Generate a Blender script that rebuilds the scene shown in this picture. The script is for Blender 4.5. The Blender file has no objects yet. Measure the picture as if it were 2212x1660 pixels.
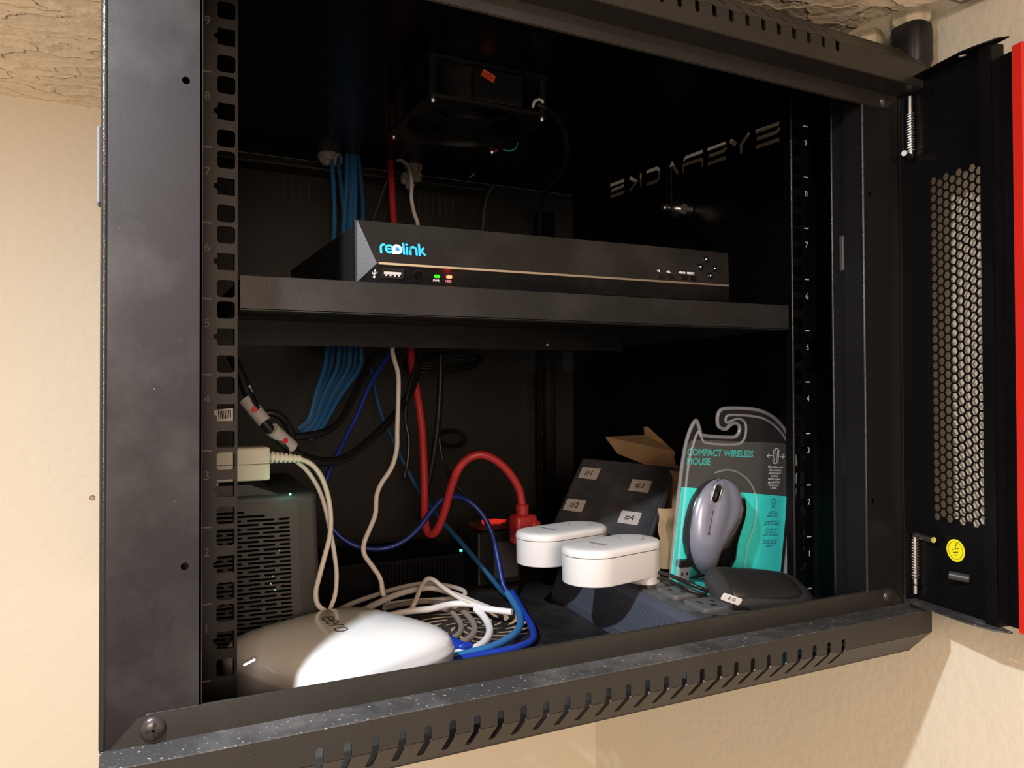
import bpy, bmesh, math, random
from mathutils import Vector, Matrix
random.seed(7)
sc = bpy.context.scene
COL = sc.collection
MM = 0.001
pi = math.pi

# ------------------------------------------------------------------ camera
F = 1684.296
CP = Vector((-289.896, -485.299, 165.058))
YAW, PITCH, ROLL = 0.469444, 0.014542, -0.003608
cy, sy = math.cos(YAW), math.sin(YAW)
cp, sp = math.cos(PITCH), math.sin(PITCH)
FW = Vector((sy*cp, cy*cp, sp))
r0 = Vector((cy, -sy, 0)); u0 = r0.cross(FW)
c_, s_ = math.cos(ROLL), math.sin(ROLL)
RT = r0*c_ + u0*s_
UP = u0*c_ - r0*s_
cam = bpy.data.cameras.new('camera'); camo = bpy.data.objects.new('camera', cam); COL.objects.link(camo)
cam.sensor_width = 36; cam.sensor_fit = 'HORIZONTAL'; cam.lens = 36*F/2212
cam.clip_start = 0.01; cam.clip_end = 20
m = Matrix((RT, UP, -FW)).transposed().to_4x4(); m.translation = CP*MM
camo.matrix_world = m
sc.camera = camo

# ------------------------------------------------------------------ world, lamp, exposure
w = bpy.data.worlds.new('world'); sc.world = w; w.use_nodes = True
bg = w.node_tree.nodes['Background']
bg.inputs[0].default_value = (1.0, 0.79, 0.62, 1); bg.inputs[1].default_value = 0.85
def area(name, loc, target, size, power, color, shape='DISK'):
    l = bpy.data.lights.new(name, 'AREA'); l.shape = shape; l.size = size*MM; l.energy = power; l.color = color
    o = bpy.data.objects.new(name, l); COL.objects.link(o); o.location = Vector(loc)*MM
    d = (Vector(target)-Vector(loc)).normalized()
    o.rotation_euler = d.to_track_quat('-Z', 'Y').to_euler()
    return o
area('ceiling_lamp', (-440, -262, 468), (-400, -262, 0), 24, 9.2, (0.91, 0.965, 1.03))
area('room_lamp', (-620, -1750, 380), (-60, 0, 130), 520, 21, (1.0, 0.75, 0.57))
vs = sc.view_settings
vs.view_transform = 'Standard'; vs.look = 'None'; vs.gamma = 1; vs.exposure = 0.0
vs.use_curve_mapping = False

# ------------------------------------------------------------------ helpers
def ray(x, y):
    return FW + RT*((x-1106)/F) + UP*((830-y)/F)
def at(x, y, Y):            # point of the picture's ray at depth Y (mm, world)
    d = ray(x, y); return CP + d*((Y-CP.y)/d.y)
def atz(x, y, Z):           # ... at height Z
    d = ray(x, y); return CP + d*((Z-CP.z)/d.z)
def atx(x, y, X):
    d = ray(x, y); return CP + d*((X-CP.x)/d.x)

MATS = {}
def mat(name, col=(0.5, 0.5, 0.5), rough=0.5, metal=0.0, spec=0.5, emit=None, es=0.0, bump=0.0, bscale=400,
        trans=0.0, ior=1.45, dust=0.0, mottle=0.0, mscale=30, coat=0.0, alpha=1.0, dustcol=(0.5, 0.48, 0.45)):
    if name in MATS: return MATS[name]
    m = bpy.data.materials.new(name); m.use_nodes = True
    nt = m.node_tree; b = nt.nodes['Principled BSDF']
    b.inputs['Base Color'].default_value = (*col, 1); b.inputs['Roughness'].default_value = rough
    b.inputs['Metallic'].default_value = metal; b.inputs['Specular IOR Level'].default_value = spec
    b.inputs['IOR'].default_value = ior; b.inputs['Transmission Weight'].default_value = trans
    b.inputs['Coat Weight'].default_value = coat; b.inputs['Alpha'].default_value = alpha
    if emit:
        b.inputs['Emission Color'].default_value = (*emit, 1); b.inputs['Emission Strength'].default_value = es
    tc = nt.nodes.new('ShaderNodeTexCoord')
    prev = None
    if mottle > 0:
        n = nt.nodes.new('ShaderNodeTexNoise'); n.inputs['Scale'].default_value = mscale; n.inputs['Detail'].default_value = 6
        nt.links.new(tc.outputs['Object'], n.inputs['Vector'])
        r = nt.nodes.new('ShaderNodeValToRGB'); r.color_ramp.elements[0].position = 0.3; r.color_ramp.elements[1].position = 0.75
        r.color_ramp.elements[0].color = (*[c*(1-mottle) for c in col], 1)
        r.color_ramp.elements[1].color = (*[min(1, c*(1+mottle)) for c in col], 1)
        nt.links.new(n.outputs['Fac'], r.inputs['Fac']); prev = r.outputs['Color']
        nt.links.new(prev, b.inputs['Base Color'])
    if dust > 0:
        # soft smears and fine specks of dust
        n1 = nt.nodes.new('ShaderNodeTexNoise'); n1.inputs['Scale'].default_value = 14; n1.inputs['Detail'].default_value = 8; n1.inputs['Roughness'].default_value = 0.65
        n2 = nt.nodes.new('ShaderNodeTexNoise'); n2.inputs['Scale'].default_value = 420; n2.inputs['Detail'].default_value = 3
        for n in (n1, n2): nt.links.new(tc.outputs['Object'], n.inputs['Vector'])
        r1 = nt.nodes.new('ShaderNodeMapRange'); r1.inputs[1].default_value = 0.45; r1.inputs[2].default_value = 0.8
        r1.inputs[3].default_value = 0; r1.inputs[4].default_value = 0.09*dust
        r2 = nt.nodes.new('ShaderNodeMapRange'); r2.inputs[1].default_value = 0.75-0.035*dust; r2.inputs[2].default_value = 0.80-0.035*dust
        r2.inputs[3].default_value = 0; r2.inputs[4].default_value = 0.6*min(1, dust)
        nt.links.new(n1.outputs['Fac'], r1.inputs[0]); nt.links.new(n2.outputs['Fac'], r2.inputs[0])
        ad = nt.nodes.new('ShaderNodeMath'); ad.operation = 'ADD'; ad.use_clamp = True
        nt.links.new(r1.outputs[0], ad.inputs[0]); nt.links.new(r2.outputs[0], ad.inputs[1])
        mx = nt.nodes.new('ShaderNodeMix'); mx.data_type = 'RGBA'
        mx.inputs[6].default_value = (*col, 1); mx.inputs[7].default_value = (*dustcol, 1)
        if prev: nt.links.new(prev, mx.inputs[6])
        nt.links.new(ad.outputs[0], mx.inputs[0]); nt.links.new(mx.outputs[2], b.inputs['Base Color'])
    if bump > 0:
        n = nt.nodes.new('ShaderNodeTexNoise'); n.inputs['Scale'].default_value = bscale; n.inputs['Detail'].default_value = 2
        nt.links.new(tc.outputs['Object'], n.inputs['Vector'])
        bp = nt.nodes.new('ShaderNodeBump'); bp.inputs['Strength'].default_value = bump; bp.inputs['Distance'].default_value = 0.0006
        nt.links.new(n.outputs['Fac'], bp.inputs['Height']); nt.links.new(bp.outputs['Normal'], b.inputs['Normal'])
    MATS[name] = m
    return m

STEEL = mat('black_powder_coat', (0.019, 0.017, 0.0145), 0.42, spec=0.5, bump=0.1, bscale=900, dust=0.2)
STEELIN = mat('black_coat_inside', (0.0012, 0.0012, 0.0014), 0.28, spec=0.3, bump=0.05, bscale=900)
DUSTY = mat('dusty_black_coat', (0.035, 0.034, 0.035), 0.5, spec=0.5, bump=0.35, bscale=900, dust=2.6)
POSTM = mat('dusty_post_coat', (0.0045, 0.0035, 0.005), 0.5, spec=0.40, bump=0.05, bscale=900, dust=0.55)
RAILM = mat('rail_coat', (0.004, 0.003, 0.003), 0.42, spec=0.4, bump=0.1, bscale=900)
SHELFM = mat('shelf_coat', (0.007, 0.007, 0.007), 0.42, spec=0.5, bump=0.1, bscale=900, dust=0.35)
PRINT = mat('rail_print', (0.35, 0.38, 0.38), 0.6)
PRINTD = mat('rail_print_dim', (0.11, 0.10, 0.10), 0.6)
BPLA = mat('black_plastic', (0.006, 0.006, 0.0065), 0.45)
BPLG = mat('glossy_black_plastic', (0.005, 0.005, 0.005), 0.2)
NVRM = mat('recorder_front_plastic', (0.006, 0.006, 0.006), 0.38, bump=0.04, bscale=1200, dust=0.35)
NVRF = mat('recorder_facet_plastic', (0.028, 0.029, 0.033), 0.5, bump=0.2, bscale=1500)
CHROME = mat('zinc_metal', (0.75, 0.75, 0.74), 0.25, metal=1.0)
STRIP = mat('satin_champagne_metal', (0.85, 0.78, 0.68), 0.28, metal=1.0)
WHITE = mat('white_plastic', (0.70, 0.69, 0.69), 0.38)
WHITEG = mat('glossy_white_plastic', (0.74, 0.735, 0.73), 0.2, coat=0.3)
IVORY = mat('ivory_plastic', (0.62, 0.60, 0.52), 0.42)
CABW = mat('white_cable', (0.58, 0.54, 0.50), 0.45)
CABWW = mat('bright_white_cable', (0.78, 0.76, 0.78), 0.45)
CABWS = mat('shaded_pale_cable', (0.22, 0.19, 0.165), 0.5)  # pale cable lying in shadow, the shade put into its colour
CABR = mat('red_cable', (0.36, 0.022, 0.026), 0.4)
CABBD = mat('shaded_blue_cable', (0.006, 0.02, 0.16), 0.4)  # blue cable darkened in its colour for the shade deep inside
CABL2 = mat('shaded_bundle_blue', (0.02, 0.11, 0.27), 0.42)  # light blue of the bundle, with the shade at the back mixed in
CABLB = mat('light_blue_cable', (0.035, 0.17, 0.42), 0.4)
CABB = mat('blue_cable', (0.012, 0.045, 0.38), 0.35)
CABS = mat('steel_blue_cable', (0.013, 0.07, 0.17), 0.42)
CABK = mat('black_cable', (0.008, 0.008, 0.009), 0.35)
RED = mat('red_trim', (0.62, 0.02, 0.012), 0.35)
YEL = mat('yellow_sticker', (0.9, 0.83, 0.01), 0.5)
INK = mat('black_ink', (0.01, 0.01, 0.01), 0.6)
VOID = mat('dark_void', (0.001, 0.001, 0.001), 0.9, spec=0.05)
INKG = mat('grey_ink', (0.09, 0.09, 0.09), 0.5)
WINK = mat('white_ink', (0.85, 0.85, 0.85), 0.5)
CARD = mat('brown_cardboard', (0.36, 0.23, 0.12), 0.8, mottle=0.12, mscale=60)
TEAL = mat('teal_card', (0.035, 0.80, 0.79), 0.5)
TEALI = mat('teal_ink', (0.08, 0.72, 0.68), 0.5)
TEALD = mat('dark_teal_ink', (0.01, 0.15, 0.15), 0.5)
GCARD = mat('charcoal_card', (0.042, 0.046, 0.044), 0.55)
CLEAR = mat('clear_plastic', (0.75, 0.77, 0.80), 0.12, alpha=0.13, spec=1.0, coat=1.0)
SMOKE = mat('smoky_translucent_plastic', (0.055, 0.055, 0.065), 0.32, alpha=1.0, mottle=0.3, mscale=40)
LBL = mat('grey_paper_label', (0.42, 0.39, 0.38), 0.7)
SLEEVE = mat('grey_label_sleeve', (0.36, 0.35, 0.34), 0.6)
FOAM = mat('beige_putty', (0.34, 0.29, 0.24), 0.9, bump=0.8, bscale=300, mottle=0.3, mscale=150)
UPSM = mat('charcoal_plastic', (0.034, 0.035, 0.035), 0.5, bump=0.1, bscale=1500)
PDUM = mat('slate_aluminium', (0.070, 0.080, 0.106), 0.42, metal=0.1, bump=0.06, bscale=1500)
PDUT = mat('dusty_outlet_plastic', (0.055, 0.062, 0.062), 0.6, dust=1.5, mottle=0.5, mscale=60)
OUTM = mat('grey_outlet_plastic', (0.085, 0.085, 0.09), 0.5, dust=0.8)
MOUSEM = mat('silver_lavender_plastic', (0.25, 0.27, 0.36), 0.3, metal=0.35, bump=0.02, bscale=1500)
GRILLG = mat('silver_grey_plastic', (0.12, 0.12, 0.12), 0.3)

EDGE = mat('glossy_coat_edge', (0.01, 0.01, 0.01), 0.22, spec=0.6, bump=0.25, bscale=1500)
LABELS = {}
OFF = {}
def empty(name, loc=(0, 0, 0), label=None, cat=None, group=None, rot=None, world=True):
    o = bpy.data.objects.new(name, None); COL.objects.link(o)
    o.empty_display_size = 0.01
    o.location = Vector(loc)*MM
    if rot is not None: o.rotation_euler = rot
    if label: o['label'] = label
    if cat: o['category'] = cat
    if group: o['group'] = group
    OFF[o.name] = Vector(loc) if world else Vector((0, 0, 0))
    return o
def link(name, me, m, parent=None, smooth=False, kind=None, label=None, cat=None, group=None):
    off = OFF.get(parent.name, Vector((0, 0, 0))) if parent else Vector((0, 0, 0))
    o = bpy.data.objects.new(name, me); COL.objects.link(o)
    me.transform(Matrix.Translation(-off*MM) @ Matrix.Scale(MM, 4) if False else Matrix.Translation(-off*MM) @ Matrix.Diagonal((MM, MM, MM, 1)))
    if m is not None:
        me.materials.clear(); me.materials.append(m)
    if smooth:
        for p in me.polygons: p.use_smooth = True
        try: me.set_sharp_from_angle(angle=math.radians(38))
        except Exception: pass
    if parent: o.parent = parent
    OFF[o.name] = off
    if kind: o['kind'] = kind
    if label: o['label'] = label
    if cat: o['category'] = cat
    if group: o['group'] = group
    return o
def top(name, me, m, label, cat, group=None, smooth=False, kind=None):
    # a thing that is one mesh: origin moved to its own middle
    c = Vector((0, 0, 0)); n = len(me.vertices)
    for v in me.vertices: c += v.co
    c /= max(1, n)
    me.transform(Matrix.Translation(-c))
    o = link(name, me, m, None, smooth, kind, label, cat, group)
    o.location = c*MM
    OFF[o.name] = c
    return o
def mesh_from(verts, faces, name='m'):
    me = bpy.data.meshes.new(name); me.from_pydata([tuple(v) for v in verts], [], faces); me.update(); return me
def bm_mesh(bm, name='m'):
    bmesh.ops.recalc_face_normals(bm, faces=bm.faces)
    me = bpy.data.meshes.new(name); bm.to_mesh(me); bm.free(); return me
def addbox(bm, x0, x1, y0, y1, z0, z1, bev=0.0, seg=1, M=None):
    r = bmesh.ops.create_cube(bm, size=1)
    vs_ = r['verts']
    for v in vs_:
        v.co = Vector(((x0+x1)/2+v.co.x*(x1-x0), (y0+y1)/2+v.co.y*(y1-y0), (z0+z1)/2+v.co.z*(z1-z0)))
    if bev > 0:
        es = list({e for v in vs_ for e in v.link_edges})
        rr = bmesh.ops.bevel(bm, geom=es, offset=bev, segments=seg, profile=0.5, affect='EDGES')
        vs_ = list({v for f in rr['faces'] for v in f.verts} | {v for v in vs_ if v.is_valid})
    if M is not None:
        for v in vs_: v.co = M @ v.co
    return vs_
def box(name, x0, x1, y0, y1, z0, z1, m, parent=None, bev=0.0, seg=1, M=None, **k):
    bm = bmesh.new(); addbox(bm, x0, x1, y0, y1, z0, z1, bev, seg, M)
    return link(name, bm_mesh(bm), m, parent, **k)
def frame(origin, ex, ey, ez=None):
    ex = Vector(ex).normalized(); ey = Vector(ey).normalized()
    ez = Vector(ez).normalized() if ez else ex.cross(ey)
    M = Matrix((ex, ey, ez)).transposed().to_4x4(); M.translation = Vector(origin); return M
def cyl_mesh(p0, p1, r0, r1=None, seg=20, cap=True, bm=None, bev=0):
    own = bm is None
    if own: bm = bmesh.new()
    if r1 is None: r1 = r0
    p0, p1 = Vector(p0), Vector(p1); d = (p1-p0); L = d.length; d.normalize()
    a = d.orthogonal().normalized(); b = d.cross(a)
    rings = [(0, r0), (L, r1)]
    if bev > 0: rings = [(0, r0-bev), (bev, r0), (L-bev, r1), (L, r1-bev)]
    R = []
    for t, r in rings:
        R.append([bm.verts.new(p0+d*t+(a*math.cos(2*pi*i/seg)+b*math.sin(2*pi*i/seg))*r) for i in range(seg)])
    for A, B in zip(R, R[1:]):
        for i in range(seg): bm.faces.new((A[i], A[(i+1) % seg], B[(i+1) % seg], B[i]))
    if cap:
        bm.faces.new(R[0][::-1]); bm.faces.new(R[-1])
    return bm_mesh(bm) if own else None
def catmull(pts, n=6, closed=False):
    P = [Vector(p) for p in pts]; out = []
    N = len(P)
    for i in range(N-1 if not closed else N):
        p0 = P[i-1] if (i > 0 or closed) else P[0]*2-P[1]
        p1 = P[i]; p2 = P[(i+1) % N]
        p3 = P[(i+2) % N] if (i+2 < N or closed) else P[-1]*2-P[-2]
        for k in range(n):
            t = k/n
            out.append(0.5*((2*p1)+(-p0+p2)*t+(2*p0-5*p1+4*p2-p3)*t*t+(-p0+3*p1-3*p2+p3)*t**3))
    if not closed: out.append(P[-1])
    return out
def tube_mesh(pts, r, seg=10, n=6, bm=None, smoothpath=True, rfun=None, closed=False):
    own = bm is None
    if own: bm = bmesh.new()
    P = catmull(pts, n, closed) if smoothpath and len(pts) > 2 else [Vector(p) for p in pts]
    N = len(P); T = []
    for i in range(N):
        if closed: t = P[(i+1) % N]-P[i-1]
        else: t = P[min(i+1, N-1)]-P[max(i-1, 0)]
        T.append(t.normalized())
    a = T[0].orthogonal().normalized(); R = []
    for i in range(N):
        a = (a - T[i]*a.dot(T[i])).normalized(); b = T[i].cross(a)
        rr = rfun(i/(N-1))*r if rfun else r
        R.append([bm.verts.new(P[i]+(a*math.cos(2*pi*k/seg)+b*math.sin(2*pi*k/seg))*rr) for k in range(seg)])
    pairs = list(zip(R, R[1:])) + ([(R[-1], R[0])] if closed else [])
    for A, B in pairs:
        for k in range(seg): bm.faces.new((A[k], A[(k+1) % seg], B[(k+1) % seg], B[k]))
    if not closed:
        bm.faces.new(R[0][::-1]); bm.faces.new(R[-1])
    return bm_mesh(bm) if own else None
def tube(name, pts, r, m, parent=None, seg=10, n=6, **k):
    return link(name, tube_mesh(pts, r, seg, n), m, parent, smooth=True, **k)
def flat_mesh(polys, th, M=None, bevel=0.0, res=1):
    """polys: closed 2D outlines (mm), even-odd filled (holes inside outlines); extruded th, centred on z=0 of M"""
    cu = bpy.data.curves.new('c', 'CURVE'); cu.dimensions = '2D'; cu.fill_mode = 'BOTH'; cu.extrude = th/2
    if bevel: cu.bevel_depth = bevel; cu.bevel_resolution = res; cu.offset = -bevel
    for pl in polys:
        s = cu.splines.new('POLY'); s.points.add(len(pl)-1)
        for i, (x, y) in enumerate(pl): s.points[i].co = (x, y, 0, 1)
        s.use_cyclic_u = True
    o = bpy.data.objects.new('tmpc', cu); COL.objects.link(o)
    dg = bpy.context.evaluated_depsgraph_get(); dg.update()
    me = bpy.data.meshes.new_from_object(o.evaluated_get(dg)); bpy.data.objects.remove(o); bpy.data.curves.remove(cu)
    if M is not None: me.transform(M)
    return me
def plate(name, polys, th, M, m, parent=None, bevel=0, **k):
    return link(name, cut_mesh(polys, th, M), m, parent, **k)
def inside(poly, x, y):
    c = False; n = len(poly); j = n-1
    for i in range(n):
        xi, yi = poly[i]; xj, yj = poly[j]
        if (yi > y) != (yj > y) and x < (xj-xi)*(y-yi)/(yj-yi)+xi: c = not c
        j = i
    return c
def cut_mesh(polys, th, M=None):
    """polys[0] is the sheet, the others are holes punched out of it (they may overlap one another)"""
    from mathutils.geometry import delaunay_2d_cdt
    co = []; ed = []
    for pl in polys:
        b0 = len(co); co += [Vector(q) for q in pl]; ed += [(b0+i, b0+(i+1) % len(pl)) for i in range(len(pl))]
    V, E_, F_, _, _, _ = delaunay_2d_cdt(co, ed, [], 0, 1e-4)
    bb = [(min(q[0] for q in pl), max(q[0] for q in pl), min(q[1] for q in pl), max(q[1] for q in pl), pl) for pl in polys[1:]]
    keep = []
    for f in F_:
        x = sum(V[i].x for i in f)/3; y = sum(V[i].y for i in f)/3
        if not inside(polys[0], x, y): continue
        if any(a <= x <= b and c <= y <= d and inside(pl, x, y) for a, b, c, d, pl in bb): continue
        keep.append(tuple(f))
    n = len(V); h = th/2
    vs3 = [Vector((v.x, v.y, h)) for v in V]+[Vector((v.x, v.y, -h)) for v in V]
    fs = [tuple(f) for f in keep]+[tuple(i+n for i in f[::-1]) for f in keep]
    cnt = {}
    for f in keep:
        for i in range(3):
            a, b = f[i], f[(i+1) % 3]; k = (min(a, b), max(a, b)); cnt.setdefault(k, []).append((a, b))
    for k, l in cnt.items():
        if len(l) == 1:
            a, b = l[0]; fs.append((b, a, a+n, b+n))
    me = mesh_from(vs3, fs)
    if M is not None: me.transform(M)
    bm = bmesh.new(); bm.from_mesh(me); bpy.data.meshes.remove(me)
    bmesh.ops.delete(bm, geom=[v for v in bm.verts if not v.link_faces], context='VERTS')
    return bm_mesh(bm)
def text_mesh(s, size, M, ext=0.05, align='CENTER', space=1.0, lines=1.0, bold=0.0):
    cu = bpy.data.curves.new('t', 'FONT'); cu.body = s; cu.size = size; cu.extrude = ext; cu.align_x = align; cu.align_y = 'CENTER'
    cu.space_character = space; cu.space_line = lines; cu.resolution_u = 3; cu.offset = bold
    o = bpy.data.objects.new('tmpt', cu); COL.objects.link(o)
    dg = bpy.context.evaluated_depsgraph_get(); dg.update()
    me = bpy.data.meshes.new_from_object(o.evaluated_get(dg)); bpy.data.objects.remove(o); bpy.data.curves.remove(cu)
    me.transform(M); return me
def text(name, s, size, M, m, parent, **k):
    kk = {q: k.pop(q) for q in list(k) if q in ('ext', 'align', 'space', 'lines', 'bold')}
    return link(name, text_mesh(s, size, M, **kk), m, parent, **k)
def join(meshes):
    bm = bmesh.new()
    for me in meshes: bm.from_mesh(me); bpy.data.meshes.remove(me)
    me = bpy.data.meshes.new('j'); bm.to_mesh(me); bm.free(); return me
def ribbon(pts, w, cap=True):
    """2D outline of a stroked polyline with round-ish ends"""
    P = [Vector((x, y)) for x, y in pts]; L = []; R = []
    for i in range(len(P)):
        if i == 0: t = (P[1]-P[0]).normalized()
        elif i == len(P)-1: t = (P[-1]-P[-2]).normalized()
        else: t = ((P[i]-P[i-1]).normalized()+(P[i+1]-P[i]).normalized()).normalized()
        n = Vector((-t.y, t.x)); k = 1
        if 0 < i < len(P)-1:
            c = max(0.5, n.dot(Vector((-(P[i]-P[i-1]).normalized().y, (P[i]-P[i-1]).normalized().x)))); k = 1/c
        L.append(P[i]+n*w/2*k); R.append(P[i]-n*w/2*k)
    def capp(c, t):
        return [c+Vector((t.x*math.cos(a)-t.y*math.sin(a), t.x*math.sin(a)+t.y*math.cos(a)))*w/2 for a in (pi/3, 0, -pi/3)]
    out = list(L)
    if cap: out += capp(P[-1], (P[-1]-P[-2]).normalized())
    out += R[::-1]
    if cap: out += capp(P[0], (P[0]-P[1]).normalized())
    return [(v.x, v.y) for v in out]
def rrect(cx, cy_, w_, h_, r, n=3):
    o = []
    for (sx, sy_, a0) in ((1, 1, 0), (-1, 1, pi/2), (-1, -1, pi), (1, -1, 3*pi/2)):
        for k in range(n+1):
            a = a0+k*pi/2/n
            o.append((cx+sx*(w_/2-r)+r*math.cos(a), cy_+sy_*(h_/2-r)+r*math.sin(a)))
    return o
def circ(cx, cy_, r, n=16):
    return [(cx+r*math.cos(2*pi*i/n), cy_+r*math.sin(2*pi*i/n)) for i in range(n)]
XZ = lambda Y: frame((0, Y, 0), (1, 0, 0), (0, 0, 1))     # 2D (x,z) drawn on plane Y
YZ = lambda X: frame((X, 0, 0), (0, 1, 0), (0, 0, 1))     # 2D (y,z) drawn on plane X
XY = lambda Z: frame((0, 0, Z), (1, 0, 0), (0, 1, 0))

# ================================================================== SETTING
def wallmat(name, col, strength, kind):
    m = bpy.data.materials.new(name); m.use_nodes = True; nt = m.node_tree; b = nt.nodes['Principled BSDF']
    b.inputs['Base Color'].default_value = (*col, 1); b.inputs['Roughness'].default_value = 0.6; b.inputs['Specular IOR Level'].default_value = 0.3
    tc = nt.nodes.new('ShaderNodeTexCoord')
    bp = nt.nodes.new('ShaderNodeBump'); bp.inputs['Strength'].default_value = strength
    if kind == 'peel':
        n = nt.nodes.new('ShaderNodeTexNoise'); n.inputs['Scale'].default_value = 120; n.inputs['Detail'].default_value = 3
        n2 = nt.nodes.new('ShaderNodeTexNoise'); n2.inputs['Scale'].default_value = 9; n2.inputs['Detail'].default_value = 1
        ad = nt.nodes.new('ShaderNodeMath'); ad.operation = 'MULTIPLY_ADD'; ad.inputs[1].default_value = 3.0
        nt.links.new(tc.outputs['Object'], n.inputs['Vector']); nt.links.new(tc.outputs['Object'], n2.inputs['Vector'])
        nt.links.new(n2.outputs['Fac'], ad.inputs[0]); nt.links.new(n.outputs['Fac'], ad.inputs[2])
        bp.inputs['Distance'].default_value = 0.0012
        nt.links.new(ad.outputs[0], bp.inputs['Height'])
    else:      # knock-down plaster: stretched, warped ridges and flat trowelled patches
        mp = nt.nodes.new('ShaderNodeMapping'); mp.inputs['Rotation'].default_value = (0, 0, 2.3); mp.inputs['Scale'].default_value = (26, 50, 30)
        wn = nt.nodes.new('ShaderNodeTexNoise'); wn.inputs['Scale'].default_value = 22; wn.inputs['Detail'].default_value = 4
        mxv = nt.nodes.new('ShaderNodeVectorMath'); mxv.operation = 'MULTIPLY_ADD'; mxv.inputs[1].default_value = (0.05,)*3
        nt.links.new(tc.outputs['Object'], wn.inputs['Vector']); nt.links.new(wn.outputs['Color'], mxv.inputs[0]); nt.links.new(tc.outputs['Object'], mxv.inputs[2])
        nt.links.new(mxv.outputs[0], mp.inputs['Vector'])
        v2 = nt.nodes.new('ShaderNodeTexVoronoi'); v2.feature = 'SMOOTH_F1'; v2.inputs['Scale'].default_value = 1.0; v2.inputs['Smoothness'].default_value = 0.12
        nt.links.new(mp.outputs[0], v2.inputs['Vector'])
        sep = nt.nodes.new('ShaderNodeSeparateColor'); nt.links.new(v2.outputs['Color'], sep.inputs[0])
        ad = nt.nodes.new('ShaderNodeMath'); ad.operation = 'MULTIPLY_ADD'; ad.inputs[1].default_value = 0.8
        nt.links.new(v2.outputs['Distance'], ad.inputs[0]); nt.links.new(sep.outputs[0], ad.inputs[2])
        fn = nt.nodes.new('ShaderNodeTexNoise'); fn.inputs['Scale'].default_value = 120; nt.links.new(tc.outputs['Object'], fn.inputs['Vector'])
        ad2 = nt.nodes.new('ShaderNodeMath'); ad2.operation = 'MULTIPLY_ADD'; ad2.inputs[1].default_value = 0.3
        nt.links.new(fn.outputs['Fac'], ad2.inputs[0]); nt.links.new(ad.outputs[0], ad2.inputs[2])
        bp.inputs['Distance'].default_value = 0.004
        nt.links.new(ad2.outputs[0], bp.inputs['Height'])
    nt.links.new(bp.outputs['Normal'], b.inputs['Normal'])
    return m
WALL = wallmat('beige_wall_paint', (0.64, 0.585, 0.47), 0.7, 'peel')
CEIL = wallmat('textured_ceiling_plaster', (0.93, 0.78, 0.58), 1.0, 'knock')
WX, WY, CZ = 334, 480, 482
box('wall_back', -1500, WX+8, WY, WY+8, -1300, CZ+60, WALL, kind='structure')
box('wall_right', WX, WX+8, -1300, WY, -1300, CZ+60, WALL, kind='structure')
# ceiling with the rough cut-out around the power cords, right beside the wall
hole = [(WX+2, -118), (322, -104), (300, -86), (286, -60), (280, -30), (283, 6), (296, 34), (312, 44), (WX+2, 46)]
outl = [(-1500, -1300), (WX+2, -1300)] + hole + [(WX+2, WY+2), (-1500, WY+2)]
link('ceiling', flat_mesh([outl], 8, XY(CZ+4)), CEIL, kind='structure')

# ================================================================== CABINET
cab = empty('network_cabinet', (0, 210, -47), 'black steel wall-mounted network cabinet with its door swung open', 'cabinet')
K = dict(parent=cab)
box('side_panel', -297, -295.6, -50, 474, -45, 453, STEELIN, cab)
# right side panel with the maker's name cut through it (read from outside)
def tl(y, z): return (y, z+0.033*(y-78)-0.0)
letters = []
def Lb(y0, y1, z0, z1, strokes, wid=4.2):
    for st in strokes:
        pts = [tl(y0+(y1-y0)*a, z0+(z1-z0)*b) for a, b in st]
        letters.append(ribbon(pts, wid, cap=False))
z0, z1 = 419, 434.5
Es = [[(0.02, 0.98), (1.0, 0.98)], [(0.0, 0.68), (0.14, 0.48), (0.95, 0.48)], [(0.02, -0.05), (1.0, -0.05)]]
Lb(80, 114, z0, z1, Es)
Lb(122, 151, z0, z1, [[(0.0, 1.05), (0.42, 0.5), (0.42, -0.12)], [(0.66, 0.60), (1.0, 1.05)]], 5)
Lb(156, 187, z0, z1, Es)
Lb(194, 228, z0, z1, [[(0, 1.0), (0.88, 1.0), (1.0, 0.75)], [(0.03, -0.14), (0.03, 0.36), (0.16, 0.48), (1.0, 0.48), (1.0, -0.12)]], 4.2)
Lb(237, 261, z0, z1, [[(0.0, -0.05), (0.5, 0.95), (1.0, -0.05)]], 5)
Lb(273, 299, z0, z1, [[(1, 1), (0.18, 1), (0.0, 0.8), (0.0, 0.2), (0.18, 0), (1, 0)]], 4.6)
Lb(309, 335, z0, z1, [[(0.05, 1.12), (0.05, -0.12)], [(1, 1.08), (0.38, 0.5), (1, -0.08)]], 4.6)
Lb(345, 379, z0, z1, [[(1.0, 1.0), (0.0, 1.0)], [(0.05, 0.62), (0.2, 0.5), (0.8, 0.5), (0.95, 0.36)], [(0.0, 0.0), (1.0, 0.0)]], 4.6)
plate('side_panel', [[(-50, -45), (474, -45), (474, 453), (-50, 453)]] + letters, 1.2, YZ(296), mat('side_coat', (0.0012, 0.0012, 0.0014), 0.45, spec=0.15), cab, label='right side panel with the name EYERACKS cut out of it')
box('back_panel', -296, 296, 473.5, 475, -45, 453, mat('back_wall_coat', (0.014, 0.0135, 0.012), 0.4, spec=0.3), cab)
plate('top_panel', [[(-296, -52), (296, -52), (296, 474), (-296, 474)], circ(-62, 438, 8, 20)], 1.4, XY(454), STEELIN, cab)
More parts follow.
